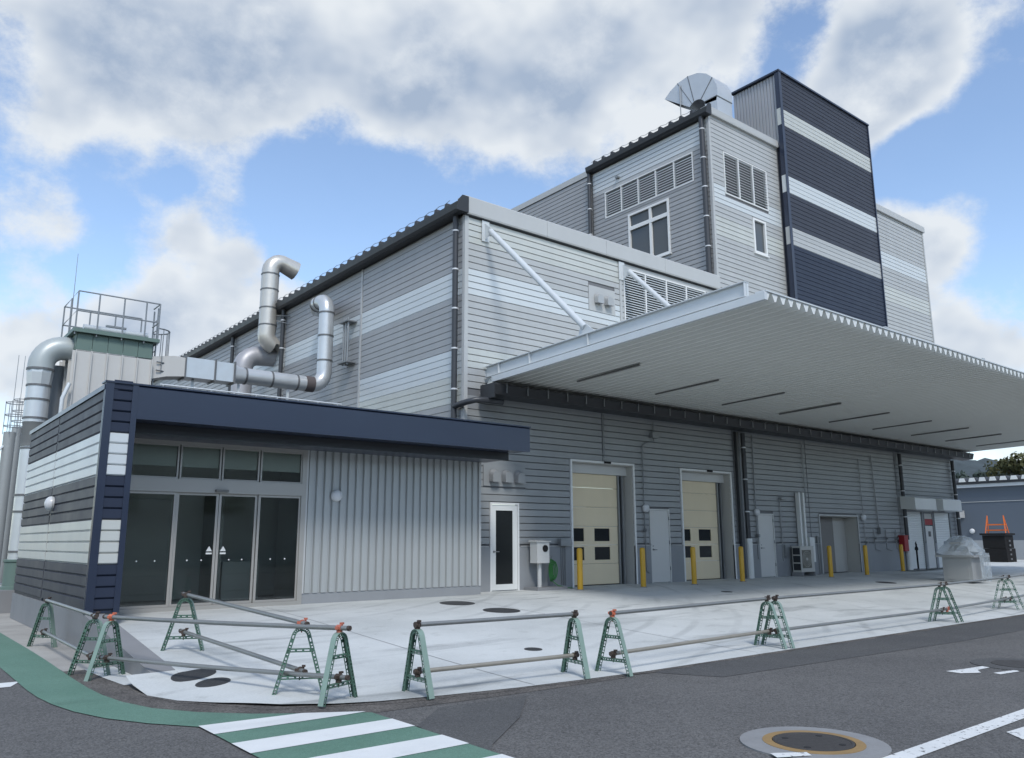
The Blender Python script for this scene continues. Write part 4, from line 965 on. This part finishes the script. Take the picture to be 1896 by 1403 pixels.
# ================================================================== BARRICADES
def frame_mesh():
    H, Wd, rt = .67, .27, .10
    path = [(-Wd, 0)]; top = [(rt * math.cos(R(a)), H - rt + rt * math.sin(R(a))) for a in range(165, 14, -15)]
    a0 = top[0]
    for i in range(1, 8): path.append((-Wd + (a0[0] + Wd) * i / 8, a0[1] * i / 8))
    path += top
    for i in range(7, -1, -1): path.append((Wd - (a0[0] + Wd) * i / 8, a0[1] * i / 8))
    n = len(path); nor = []
    for i in range(n):
        a = path[max(i - 1, 0)]; b = path[min(i + 1, n - 1)]; dx, dz = b[0] - a[0], b[1] - a[1]; l = math.hypot(dx, dz); nor.append((dz / l, -dx / l))   # pointing inwards
    def off(i, d): return (path[i][0] + nor[i][0] * d, path[i][1] + nor[i][1] * d)
    mb = MB(); hd = .033
    def strip(d0, y0, d1, y1, rng):
        for i in rng:
            p, q = off(i, d0), off(i + 1, d0); r, s_ = off(i + 1, d1), off(i, d1)
            mb.add([(p[0], y0, p[1]), (q[0], y0, q[1]), (r[0], y1, r[1]), (s_[0], y1, s_[1])], [(0, 1, 2, 3)])
    strip(0, -hd, 0, hd, range(n - 1)); strip(.004, -hd, .004, hd, range(n - 1))
    for y in (-hd, hd):
        strip(0, y, .009, y, range(n - 1)); strip(.029, y, .040, y, range(n - 1))
        strip(.040, y, .040, y * .6, range(n - 1))
        for i in range(n - 1):     # bridges between the slots
            for f0, f1 in ((.0, .22), (.5, .6)) if i < 7 or i > n - 9 else ((.0, .45),):
                def mix(d, f):
                    a, b = off(i, d), off(i + 1, d); return (a[0] + (b[0] - a[0]) * f, y, a[1] + (b[1] - a[1]) * f)
                mb.add([mix(.009, f0), mix(.009, f1), mix(.029, f1), mix(.029, f0)], [(0, 1, 2, 3)])
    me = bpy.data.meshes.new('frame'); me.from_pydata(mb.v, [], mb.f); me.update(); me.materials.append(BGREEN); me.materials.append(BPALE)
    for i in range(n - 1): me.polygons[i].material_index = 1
    return me
def bar_mesh(w2, z):
    mb = MB(); 
    for y in (-.022, .022):
        mb.box(-w2, w2, y - .0015, y + .0015, z + .026, z + .034); mb.box(-w2, w2, y - .0015, y + .0015, z, z + .008)
        k = -w2
        while k < w2: mb.box(k, min(k + .02, w2), y - .0013, y + .0013, z + .008, z + .026); k += .075
    mb.box(-w2, w2, -.022, .022, z + .034, z + .037)
    me = bpy.data.meshes.new('crossbar'); me.from_pydata(mb.v, [], mb.f); me.update(); me.materials.append(BGREEN); return me
def clamp_mesh(m, s=1.0):
    mb = MB(); mb.tube([(0, -.03 * s, .0), (0, .03 * s, 0)], .033 * s, 12); mb.box(-.022, .022, -.022, .022, -.06, -.03); mb.tube([(.036, 0, -.02), (.036, 0, .045)], .010, 8); mb.box(.018, .056, -.016, .016, .03, .05)
    mb.box(-.052, -.03, -.018, .018, -.012, .016); mb.tube([(0, 0, -.10), (0, 0, -.04)], .008, 6)
    me = bpy.data.meshes.new('clamp'); me.from_pydata(mb.v, [], mb.f); me.update(); me.materials.append(m); return me
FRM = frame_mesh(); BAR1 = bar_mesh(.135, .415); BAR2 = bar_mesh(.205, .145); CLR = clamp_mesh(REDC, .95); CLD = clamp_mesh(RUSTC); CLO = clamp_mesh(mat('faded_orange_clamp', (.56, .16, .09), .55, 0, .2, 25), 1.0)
def barricade(A, Bq, label, top=CLD, low=CLD, z=None):
    cx_, cy_ = (A[0] + Bq[0]) / 2, (A[1] + Bq[1]) / 2; yaw = math.atan2(Bq[1] - A[1], Bq[0] - A[0])
    z = (apz(cx_, cy_) if cx_ > 2.95 else ZR) if z is None else z
    t = thing('barricade_frame', (cx_, cy_, z), label, 'barricade', 'green arched barricade frames'); t.rotation_euler = (random.uniform(-.035, .035), 0, yaw + random.uniform(-.03, .03))
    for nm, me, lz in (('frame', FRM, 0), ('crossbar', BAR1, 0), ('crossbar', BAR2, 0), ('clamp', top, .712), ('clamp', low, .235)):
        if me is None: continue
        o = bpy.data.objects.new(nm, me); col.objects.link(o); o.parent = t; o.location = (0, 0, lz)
    return Vector((cx_, cy_, z))
b1 = barricade((2.34, 15.2), (2.70, 14.7), 'green barricade frame standing against the annex concrete base, the farthest left')
b2 = barricade((2.37, 10.98), (2.79, 11.19), 'green barricade frame with orange clamp at the kerb, the nearer of the pair', CLO)
b2b = barricade((2.28, 11.62), (2.66, 11.22), 'green barricade frame at the kerb, behind the one with the orange clamp')
b3 = barricade((3.32, 11.49), (3.79, 11.23), 'green barricade frame on the white apron in front of the sliding glass doors')
b4 = barricade((3.60, 8.46), (4.05, 8.22), 'green barricade frame seen face on where two pipe runs meet', CLR)
b5 = barricade((3.77, 7.69), (4.24, 7.91), 'green barricade frame by the crossing with red clamp ending the long pipe', CLR)
b6 = barricade((4.83, 7.88), (4.83, 7.36), 'green barricade frame at the left end of the middle barrier')
b7 = barricade((7.02, 7.78), (6.92, 7.21), 'green barricade frame at the right end of the middle barrier')
b8 = barricade((7.42, 7.56), (7.47, 7.08), 'green barricade frame with bright orange clamp starting the long right barrier', CLO)
b9 = barricade((11.0, 7.80), (11.03, 7.24), 'green barricade frame, left of the doubled pair before the air conditioner')
b9b = barricade((11.16, 7.78), (11.20, 7.22), 'green barricade frame, right of the doubled pair before the air conditioner')
b10 = barricade((16.7, 7.78), (17.0, 7.32), 'green barricade frame in front of the wrapped machine, left of its pair')
b10b = barricade((16.92, 7.78), (17.22, 7.32), 'green barricade frame in front of the wrapped machine, right of its pair', CLD, CLR)
b11 = barricade((20.7, 8.15), (20.88, 7.64), 'green barricade frame at the right edge of the picture, left of its pair')
b11b = barricade((20.98, 8.13), (21.16, 7.62), 'green barricade frame at the right edge of the picture, right of its pair')
b12 = barricade((31.9, 10.6), (32.3, 10.4), 'small distant green barricade frame behind the wrapped machine')
def pole(p, q, h, label, m=PIPEG, e0=.12, e1=.12, drop=0):
    a = p + Vector((0, 0, h)); b = q + Vector((0, 0, h)); dr = (b - a).normalized(); a = a - dr * e0; b = b + dr * e1
    mid = (a + b) / 2
    n = 9; pts = [a + (b - a) * (i / (n - 1)) - Vector((0, 0, drop * 4 * (i / (n - 1)) * (1 - i / (n - 1)))) for i in range(n)]
    t = thing('scaffold_pipe', (mid.x, mid.y, min(a.z, b.z) - .03), label, 'pipe', 'scaffold pipes clamped to the barricades')
    obj('pipe', MB().tube(pts, .0245, 12, False), m, t, smooth=True)
    for k, e, s in ((0, a, 1), (1, b, -1)):
        obj('end_collar', MB().tube([e, e + dr * .03 * s], .0262, 12), RUSTC, t, smooth=True)
T, Lw = .712, .235
pole(b1, b2b, T, 'upper grey scaffold pipe along the annex base to the kerb'); pole(b1, b2b, Lw, 'lower grey scaffold pipe along the annex base to the kerb')
pole(b2, b5, T, 'long upper grey scaffold pipe from the orange clamp at the kerb to the crossing', drop=.01)
pole(b2, b5, Lw, 'long lower grey scaffold pipe from the kerb to the crossing', drop=.01)
pole(b3, b4, T, 'upper scaffold pipe leading back to the frame before the glass doors'); pole(b3, b4, Lw, 'lower scaffold pipe leading back to the frame before the glass doors')
pole(b6, b7, T, 'upper grey scaffold pipe of the middle barrier', e0=.03, e1=.05); pole(b6, b7, Lw, 'lower tan-stained scaffold pipe of the middle barrier', PIPEB, .05, .05)
pole(b8, b9, T, 'upper scaffold pipe of the right barrier, from the bright orange clamp', e0=.03, e1=.06); pole(b8, b9, Lw, 'lower tan-stained scaffold pipe of the right barrier', PIPEB, .05, .08)
pole(b9b, b10b, T, 'upper scaffold pipe running toward the wrapped machine', e0=.05, e1=.1); pole(b9b, b10b, Lw, 'lower scaffold pipe running toward the wrapped machine', e0=.05, e1=.1)
pole(b10b, b11b, T, 'upper scaffold pipe in front of the wrapped machine', e0=-.12); pole(b10b, b11b, Lw, 'lower scaffold pipe in front of the wrapped machine', e0=-.12)
far_p = Vector((24.6, 8.3, apron_z(8.3)))
pole(b11b, far_p, T, 'upper scaffold pipe leaving the picture at the right edge', e0=-.13); pole(b11b, far_p, Lw, 'lower scaffold pipe leaving the picture at the right edge', e0=-.13)

# ================================================================== ROOFTOP AND YARD PLANT
def ringed_duct(parent, pts, r, m, bands=(), n=18, name='duct'):
    d = obj(name, MB().tube(pts, r, n), m, parent, smooth=True)
    for p, dr in bands:
        p = Vector(p); dr = Vector(dr).normalized(); obj('band', MB().tube([p - dr * .025, p + dr * .025], r + .016, n), GALVD, d)
    return d
# dust collector behind the annex
dc = thing('dust_collector', (4.8, 23.4, ZR), 'cream panelled dust collector with green top and railed platform behind the annex', 'dust collector')
bx0, bx1, by0, by1 = 3.85, 5.68, 22.5, 24.2
obj('body', B(bx0 + .02, bx1 - .02, by0 + .02, by1 - .02, ZR, 6.02), GALVD, dc)
nx = 5; st = (bx1 - bx0) / nx
for i in range(nx): obj('panel', B(bx0 + i * st + .012, bx0 + (i + 1) * st - .012, by0 - .004, by0 + .02, 3.0, 6.0), CREAM_P, dc)
for i in range(nx + 1): obj('flange', B(bx0 + i * st - .012, bx0 + i * st + .012, by0 - .075, by0 + .012, 3.0, 6.0), CREAM_P, dc)
for i in range(5): obj('flange', B(bx0 - .07, bx0 + .012, by0 + i * .42, by0 + i * .42 + .025, 3.0, 6.0), CREAM_P, dc)
for i in range(4): obj('panel', B(bx0 - .004, bx0 + .02, by0 + i * .42 + .03, by0 + (i + 1) * .42 - .005, 3.0, 6.0), CREAM_P, dc)
for i in range(nx): obj('green_panel', B(bx0 + i * st + .006, bx0 + (i + 1) * st - .006, by0 - .012, by0 + .03, 6.03, 6.46), GREEN_M, dc)
for x in (bx0, bx1): obj('green_side', B(x - .012, x + .012, by0 + .03, by1, 6.03, 6.46), GREEN_M, dc)
obj('platform', B(bx0 - .13, bx1 + .13, by0 - .14, by1 + .1, 6.465, 6.56), GREEN_M, dc)
rx0, rx1, ry0, ry1 = bx0 - .08, bx1 + .08, by0 - .09, by1 + .05
for z in (7.02, 7.54): obj('rail', MB().tube([(rx1, ry1, z), (rx0, ry1, z), (rx0, ry0, z), (rx1, ry0, z), (rx1, ry0 + .6, z)], .020, 7, True), RAIL, dc)
for x, y in [(rx0, ry0), (rx0 + .5, ry0), (rx0 + 1.1, ry0), (rx0 + 1.65, ry0), (rx1, ry0), (rx0, ry0 + .85), (rx0, ry1), (rx0 + .65, ry1), (rx0 + 1.3, ry1), (rx1, ry1)]:
    obj('rail_post', MB().tube([(x, y, 6.4), (x, y, 7.54)], .020, 7), RAIL, dc)
obj('air_header', MB().tube([(bx0 + .15, by0 + .2, 6.68), (bx1 - .1, by0 + .2, 6.68)], .08, 12), STEELW, dc, smooth=True)
obj('valve_rack', MB().box(bx0 + .75, bx0 + 1.25, by0 + .5, by0 + .6, 6.85, 6.90).box(bx0 + .75, bx0 + 1.25, by0 + .5, by0 + .6, 6.74, 6.77), RAIL, dc)
# caged ladder on the right
ld = thing('caged_ladder', (5.95, 22.9, 3.2), 'caged access ladder at the right of the dust collector', 'ladder')
for y in (22.7, 23.1): obj('stile', MB().tube([(5.80, y, 3.2), (5.80, y, 7.5)], .022, 7), RAIL, ld)
for i in range(14): obj('rung', MB().tube([(5.80, 22.7, 3.4 + i * .29), (5.80, 23.1, 3.4 + i * .29)], .013, 6), RAIL, ld)
for z in (5.75, 5.98, 6.9): obj('cage_hoop', MB().tube(arc((5.82, 22.9, z), .36, -90, 90, 12, 'xy'), .018, 6), RAIL, ld)
for a in (-70, -40, -10, 20, 50, 80): obj('cage_strap', MB().tube([(5.82 + .36 * math.cos(R(a)), 22.9 + .36 * math.sin(R(a)), 5.72), (5.82 + .36 * math.cos(R(a)), 22.9 + .36 * math.sin(R(a)), 6.92)], .012, 6), RAIL, ld)
obj('lightning_rod', MB().tube([(3.9, 23.9, 6.5), (3.9, 23.9, 7.6), (3.9, 23.9, 9.0)], [.014, .010, .006], 6), RAIL, label='thin lightning rod rising from the dust collector platform', cat='rod')
# big duct at the left corner of the annex
lx, ly, rr = 3.20, 23.05, .27
t = thing('vertical_duct', (lx, ly, ZR), 'thick silver vertical duct rising behind the left end of the annex', 'duct')
obj('plinth', B(lx - .5, lx + .6, ly - .5, ly + .5, ZR, .12), BASEC, t)
obj('fan_base', MB().lathe((lx, ly, .12), [(.34, 0), (.34, .06), (.30, .08), (.30, .62), (.33, .65), (.33, .70)], 18), GREEN_M, t, smooth=True)
ringed_duct(t, [(lx, ly, .82), (lx, ly, 3.55)], rr * .92, GALV, [((lx, ly, z), (0, 0, 1)) for z in (1.0, 1.95, 2.35, 3.5)])
obj('flexible_sleeve', MB().lathe((lx, ly, 3.55), [(rr, 0), (rr * .92, .1), (rr, .2), (rr * .92, .3), (rr, .4), (rr * .95, .5), (rr, .6)], 18), SLEEVE, t, smooth=True)
ringed_duct(t, [(lx, ly, 4.15), (lx, ly, 5.1)], rr, GALV, [((lx, ly, z), (0, 0, 1)) for z in (4.25, 4.72, 5.08)])
obj('reducer', MB().lathe((lx, ly, 5.1), [(rr, 0), (rr * 1.12, .3), (rr * 1.12, .36)], 8), GALV, t)
ringed_duct(t, [(lx, ly, 5.46)] + arc((lx + .5, ly, 5.62), .5, 180, 90, 8, 'xz') + [(bx0 - .0, ly, 6.12)], rr * 1.12, GREEN_M if False else mat('painted_elbow', (.42, .46, .46), .42, .2, .06), [((lx, ly, 5.5), (0, 0, 1))], name='elbow')
obj('rear_cylinder', MB().tube([(lx + .5, ly + .7, 0), (lx + .5, ly + .7, 5.75)], .26, 16), mat('rear_cylinder_grey', (.24, .26, .28), .5, .2), t, smooth=True)
obj('flex_hose', MB().tube([(3.72, 22.3, 3.7), (3.62, 22.25, 4.2), (3.62, 22.25, 4.7), (3.75, 22.3, 5.1)], .05, 10), STEELW, t, smooth=True)
# stacks farther back on the left
for k, (x, y, r, h, lb) in enumerate(((4.45, 38, .22, 5.6, 'slim grey exhaust stack at the left edge of the picture, nearer one'), (5.05, 41, .2, 6.2, 'slim grey exhaust stack just behind the left duct'))):
    t = thing('exhaust_stack', (x, y, ZR), lb, 'stack', 'exhaust stacks in the left distance')
    obj('shaft', MB().tube([(x, y, ZR), (x, y, h)], r, 14), mat('stack_grey%d' % k, (.33, .35, .35), .5, .2), t, smooth=True)
    for z in (h + .25, h + .7, h + 1.2): obj('cage_hoop', MB().tube(arc((x + .1, y, z), .35, 0, 360, 14, 'xy'), .018, 5, False), RAIL, t)
    for a in range(0, 360, 60): obj('cage_strap', MB().tube([(x + .1 + .35 * math.cos(R(a)), y + .35 * math.sin(R(a)), h - .1), (x + .1 + .35 * math.cos(R(a)), y + .35 * math.sin(R(a)), h + 1.25)], .014, 5), RAIL, t)
    obj('aerial', MB().tube([(x, y, h), (x, y, h + 3.2)], .012, 5), RAIL, t)
    obj('side_pipe', MB().tube([(x - .35, y - .2, ZR), (x - .35, y - .2, h - .8), (x - .2, y - .1, h - .6), (x, y, h - .6)], .05, 8), STEELW, t, smooth=True)
# square-to-round duct running to the hall wall
yd = 22.9; zd = 5.96; rd = .235
t = thing('cross_duct', (8.3, yd, 3.5), 'silver duct crossing from the dust collector and rising in front of the hall wall', 'duct')
obj('box_duct', B(6.62, 7.40, yd - .28, yd + .28, zd - .28, zd + .28), GALV, t)
obj('box_duct', B(7.44, 7.95, yd - .27, yd + .27, zd - .27, zd + .27), GALV, t)
for x in (6.60, 7.42, 7.97): obj('band', B(x - .02, x + .02, yd - .32, yd + .32, zd - .32, zd + .32), GALVD, t)
hx = MB(); nn = 16
sq = []
for k in range(nn):
    a = 2 * PI * (k + .5) / nn; c_, s_ = math.cos(a), math.sin(a); m_ = max(abs(c_), abs(s_)); sq.append((c_ / m_ * .26, s_ / m_ * .26))
hx.add([(7.99, yd + p[0], zd + p[1]) for p in sq] + [(8.34, yd + rd * math.cos(2 * PI * (k + .5) / nn), zd + rd * math.sin(2 * PI * (k + .5) / nn)) for k in range(nn)], [(k, (k + 1) % nn, (k + 1) % nn + nn, k + nn) for k in range(nn)])
obj('transition', hx, GALV, t, smooth=True)
obj('inlet_box', MB().prism([(6.1, 5.62), (6.58, 5.68), (6.58, 6.20), (6.3, 6.22), (5.7, 6.12), (5.7, 5.5)], 'y', yd - .3, yd + .3), CREAM_P, t)
xr = 10.86
ringed_duct(t, [(8.34, yd, zd), (10.0, yd, zd), (10.36, yd, zd)], rd, GALV, [((x, yd, zd), (1, 0, 0)) for x in (8.36, 9.15, 9.95)])
obj('sleeve', MB().tube([(10.22, yd, zd), (10.5, yd, zd)], rd + .012, 16), mat('brown_sleeve', (.10, .085, .085), .7), t, smooth=True)
ringed_duct(t, [(10.36, yd, zd), (10.46, yd, zd)] + arc((10.46, yd, zd + .4), .4, -90, 0, 4, 'xz') + [(xr, yd, zd + .55)], rd, GALV, name='elbow')
ringed_duct(t, [(xr, yd, zd + .55), (xr, yd, 8.35)], rd, GALV, [((xr, yd, z), (0, 0, 1)) for z in (6.75, 7.55, 8.3)])
ringed_duct(t, [(xr, yd, 8.35)] + arc((xr, yd + .38, 8.38), .38, 180, 90, 4, 'yz') + [(xr, yd + .75, 8.76)], rd, GALV, [((xr, yd + .5, 8.76), (0, 1, 0)), ((xr, yd + .75, 8.76), (0, 1, 0))], name='elbow')
ringed_duct(t, [(xr, yd + .75, 8.76), (xr + .2, yd + 1.15, 8.74), (11.46, yd + 1.3, 8.72)], rd, GALV, name='wall_spigot')
for x in (6.9, 8.2, 9.7): obj('support_post', MB().box(x - .03, x + .03, yd - .03, yd + .03, 3.5, zd - .26), STEELW, t)
for i in range(3): obj('vent_pipe', MB().tube([(11.2, yd - .55 - .15 * i, 6.55), (11.2, yd - .55 - .15 * i, 8.05)], .03, 8), RAIL, t, smooth=True)
obj('vent_bracket', MB().box(11.1, 11.44, yd - .95, yd - .4, 6.6, 6.64).box(11.1, 11.44, yd - .95, yd - .4, 7.9, 7.94), RAIL, t)
# goose-neck stack on the side wall
t = thing('gooseneck_stack', (10.95, 28, 6), 'beige goose-neck exhaust pipe reaching above the hall eave', 'exhaust pipe')
gx, gy, gr_ = 10.96, 28.0, .32
ringed_duct(t, [(11.5, gy, 8.28), (11.3, gy, 8.28)] + arc((gx + .36, gy, 8.66), .38, -90, -180, 5, 'xz') + [(gx, gy, 9.0)], gr_, BEIGED, name='elbow', n=10)
ringed_duct(t, [(gx, gy, 8.9), (gx, gy, 10.95)], gr_, BEIGED, [((gx, gy, z), (0, 0, 1)) for z in (9.0, 9.65, 10.35, 10.95)], n=10)
ringed_duct(t, [(gx, gy, 10.95)] + arc((gx + .38, gy, 11.1), .38, 180, 62, 6, 'xz'), gr_, BEIGED, name='elbow', n=10)
obj('cowl', MB().tube([(gx + .52, gy, 11.45), (gx + .98, gy, 11.30)], [gr_, gr_ * 1.12], 10, False), BEIGED, t, smooth=True)
obj('brace', MB().tube([(gx + .2, gy - .3, 9.35), (11.45, gy - .9, 9.25)], .02, 6), RAIL, t); obj('brace', MB().tube([(gx + .2, gy - .3, 9.15), (11.45, gy - .9, 8.95)], .02, 6), RAIL, t)
t = thing('fan_duct', (10.4, 28.4, 5.2), 'grey curved fan duct below the beige goose-neck pipe', 'duct')
ringed_duct(t, [(10.35, 28.6, 5.2), (10.35, 28.6, 7.35)] + arc((10.9, 28.6, 7.4), .55, 180, 95, 6, 'xz') + [(11.5, 28.5, 7.98)], .36, mat('grey_fan_duct', (.40, .40, .42), .45, .3), name='duct', n=10)
obj('casing', MB().box(9.9, 11.0, 28.1, 29.1, 4.4, 5.3), GREEN_M, t)
# hooded duct on the upper block roof
t = thing('roof_exhaust_hood', (24.0, 17.6, 16.4), 'large silver curved exhaust hood on the upper block roof', 'exhaust hood')
hx0, hx1 = 23.52, 24.44
obj('base_box', B(hx0, hx1, 16.86, 17.42, 16.45, 17.72), GALV, t); obj('base_band', B(hx0 - .02, hx1 + .02, 16.84, 17.43, 17.70, 17.735), GALVD, t)
yc, zc = 17.82, 17.55
def oprof(a):
    f = (180 - a) / 143.0; return .93 + f * 1.0 if f < .43 else 1.36 + (f - .43) / .57 * .58
angs = [180, 163, 146, 129, 112, 95, 78, 61, 48, 37]
O = [(yc + oprof(a) * math.cos(R(a)), zc + oprof(a) * math.sin(R(a))) for a in angs]; I = [(yc + .42 * math.cos(R(a * .93 + 5)), zc + .42 * math.sin(R(a * .93 + 5)) + .0) for a in angs]
hd = MB(); m_ = len(angs)
for x in (hx0, hx1): hd.v += [(x, *p) for p in O] + [(x, *p) for p in I]
for i in range(m_ - 1):
    hd.f += [(i, i + 1, i + 1 + m_, i + m_), (i + 2 * m_, i + 3 * m_, i + 1 + 3 * m_, i + 1 + 2 * m_), (i, i + 2 * m_, i + 1 + 2 * m_, i + 1), (i + m_, i + 1 + m_, i + 1 + 3 * m_, i + 3 * m_)]
obj('hood', hd, GALV, t, smooth=True)
for i in (3, 6, 7):
    bm_ = MB()
    for x in (hx0 - .012, hx1 + .002): bm_.prism([O[i], (O[i][0] + .03, O[i][1] + .01), (I[i][0] + .03, I[i][1] + .01), I[i]], 'x', x, x + .01)
    obj('seam', bm_, GALVD, t)
obj('stay', MB().tube([(hx0 - .05, 18.55, 16.3), (hx0 - .05, 18.55, 18.95)], .022, 6), RAIL, t)
obj('roof_hatch', MB().box(25.3, 25.75, 16.7, 17.1, 16.4, 16.75), COPING, label='small grey hatch box on the upper roof beside the tower', cat='hatch')

# ================================================================== RIGHT BACKGROUND
fb = thing('far_building', (58, 20, 0), 'low blue-grey building with scalloped white roof edge in the right distance', 'building')
obj('wall', B(55, 66, -30, 75, 1.15, 4.45), FARWALL, fb); obj('base', B(54.98, 66, -30, 75, -.4, 1.148), FARLOW, fb)
obj('eave_board', B(54.7, 55.1, -30, 75, 4.42, 4.62), STEELW, fb); obj('eave', B(54.62, 66, -30, 75, 4.625, 4.74), GUTTER, fb)
def shared(name, q, m):
    me = bpy.data.meshes.new(name); me.from_pydata(q.v, [], q.f); me.update(); me.materials.append(m); return me
cm_ = shared('roof_ridge', MB().prism([(-.25, 0), (-.16, .30), (.16, .30), (.25, 0)], 'x', 0, 9), ROOFM)
cw_ = shared('ridge_cap', MB().prism([(-.215, .03), (-.14, .27), (.14, .27), (.215, .03)], 'x', -.03, -.004), WHITE)
for i in range(70):
    for nm, me in (('roof_ridge', cm_), ('ridge_cap', cw_)):
        o = bpy.data.objects.new(nm, me); col.objects.link(o); place(o, (54.65, 5 + i * .60, 4.745), fb)
obj('rail_line', B(54.96, 54.995, -30, 75, 3.5, 3.54), COPING, fb)
lamp(54.97, 22.25, 1.72, 'L', 'round wall lamp on the distant blue-grey building', .16)
t = thing('far_awning', (54.6, 24, 2.6), 'pale box awning on the distant blue-grey building beside the shutters', 'awning'); obj('box', B(54.2, 54.96, 22.6, 24.6, 2.55, 3.0), COPING, t); obj('drip', B(54.17, 54.199, 22.55, 24.65, 2.5, 2.6), COPING, t)
# stacked black crates with orange barriers on top
t = thing('crate_stack', (48.8, 18.5, 0), 'black covered stack of crates before the distant building', 'crates')
obj('crate', B(48.2, 49.4, 17.9, 19.1, .0, .72), BLACKP, t); obj('crate', B(48.24, 49.36, 17.94, 19.06, .73, 1.42), BLACKP, t); obj('cover', B(48.15, 49.45, 17.85, 19.15, 1.43, 1.53), BLACKP, t); obj('pallet', B(47.9, 50.0, 17.2, 19.4, -.12, -.01), IRON, t)
for z in (.12, .36, .6, .84, 1.08): obj('label_tag', B(48.6, 48.75, 17.86, 17.895, z, z + .09), RAIL, t)
def orange_barrier(x, y, z, s, label):
    t = thing('orange_barrier', (x, y, z), label, 'barrier', 'orange barriers by the crates')
    for yy in (-.6, .6):
        obj('leg', MB().tube([(x - .25 * s, y + yy * s, z), (x, y + yy * .8 * s, z + 1.1 * s), (x + .25 * s, y + yy * s, z)], .032 * s, 8), ORANGE, t)
    for h in (.15, .5): obj('board', B(x - .03, x + .03, y - .6 * s, y + .6 * s, z + h * s, z + (h + .08) * s), ORANGE, t)
orange_barrier(48.8, 18.5, 1.535, .85, 'orange folding barrier standing on top of the black crates'); orange_barrier(50.0, 16.4, .0, .9, 'orange barrier on the ground right of the black crates')
for k in range(4):
    z = apron_z(13) + .04 + .05 * (k // 2)
    obj('loose_pipe', MB().tube([(33.2 + .15 * k, 10.6 - .1 * k, z), (37.5, 9.2 + .25 * k, z)], .045, 8), PIPEG, smooth=True, label=('lowest', 'second', 'third', 'topmost')[k] + ' loose pipe of the pile lying at the right edge', cat='pipe', group='loose pipes lying on the ground')
obj('tarpaulin_pile', MB().add(*(lambda vs: (vs, [(0, 1, 5, 4), (1, 2, 6, 5), (2, 3, 7, 6), (4, 5, 9, 8), (5, 6, 10, 9), (6, 7, 11, 10)]))([(34 + i * 1.1, 11.2 + j * .5, apron_z(11.5) + (.02 + .25 * (1 - abs(j - 1)) * (.6 + .4 * math.sin(i * 2)))) for j in range(3) for i in range(4)])), mat('tarp_grey', (.33, .34, .36), .6), label='grey folded sheet lying on the apron behind the loose pipes', cat='sheet')
# warehouse across the road, behind the viewer
nb = thing('warehouse', (5, -30, ZR), 'grey warehouse across the road, seen only mirrored in the glass doors', 'building')
obj('wall', B(-45, 50, -34, -28, ZR, 8.0), S_GREY, nb); obj('base', B(-45.02, 50.02, -34.02, -27.98, ZR, 1.0), DADO, nb); obj('eave', B(-45.2, 50.2, -34.2, -27.7, 8.001, 8.3), GUTTER, nb)
for i in range(12): obj('window', B(-40 + i * 7.4, -37 + i * 7.4, -27.99, -27.95, 3.2, 4.6), GLASSD, nb)
# wooded hill and trees
hm = MB(); nx, ny = 150, 10; rh = random.Random(3)
for i in range(nx + 1):
    for j in range(ny + 1):
        y = -40 + i * 1.6; x = 150 + j * 11; k = (y - 40) / 30
        h = 24 * math.sin(PI * min(j / ny, .5)) * (.74 + .10 * math.sin(k * 1.9 + 5.5) + .04 * math.sin(k * 5.1)) + (rh.uniform(-.9, .9) if j else 0); hm.v.append((x, y, -1 + h))
for i in range(nx):
    for j in range(ny): a = i * (ny + 1) + j; hm.f.append((a, a + 1, a + ny + 2, a + ny + 1))
obj('hill', hm, HILLM, smooth=True, kind='structure')
def tree(x, y, h, rad, m, label, seed):
    rnd = random.Random(seed); t = thing('tree', (x, y, ZR), label, 'tree', 'trees behind the distant building')
    tk = MB().tube([(x, y, ZR), (x + .15, y, h * .35), (x, y + .1, h * .7)], [.28, .2, .08], 8)
    for k in range(6):
        a = rnd.uniform(0, 6.28); tk.tube([(x + .1, y, h * (.3 + .06 * k)), (x + rad * .6 * math.cos(a), y + rad * .6 * math.sin(a), h * (.55 + .06 * k))], [.10, .03], 6)
    obj('trunk', tk, BARK, t)
    cr = MB(); cl = [(x + rnd.gauss(0, rad * .45), y + rnd.gauss(0, rad * .45), h * (.45 + .5 * rnd.random() ** .8), rad * rnd.uniform(.28, .5)) for _ in range(22)]
    for cx_, cy_, cz_, cr_ in cl:
        for _ in range(110):
            u = Vector((rnd.gauss(0, 1), rnd.gauss(0, 1), rnd.gauss(0, 1))).normalized() * cr_ * rnd.uniform(.6, 1.05)
            p = Vector((cx_, cy_, cz_)) + u; a = Vector((rnd.gauss(0, 1), rnd.gauss(0, 1), rnd.gauss(0, 1))).normalized(); b = a.cross(u).normalized(); s = rnd.uniform(.14, .30)
            cr.add([p - a * s, p + b * s * .6, p + a * s, p - b * s * .6], [(0, 1, 2, 3)])
    obj('crown', cr, m, t)
tree(84, 34.6, 7.3, 1.7, TREED, 'dark rounded tree left in the row above the distant roof', 1)
tree(88, 34.2, 7.6, 1.9, TREED, 'dark tree second from the left above the distant roof', 2)
tree(86, 31.9, 7.9, 2.1, TREED, 'dark tree in the middle of the row above the distant roof', 3)
tree(82, 28.2, 8.6, 2.4, TREEO, 'olive-yellow tree at the right edge above the distant roof', 4)
tree(96, 34, 9.0, 2.4, TREED, 'taller dark tree behind the others above the distant roof', 5)
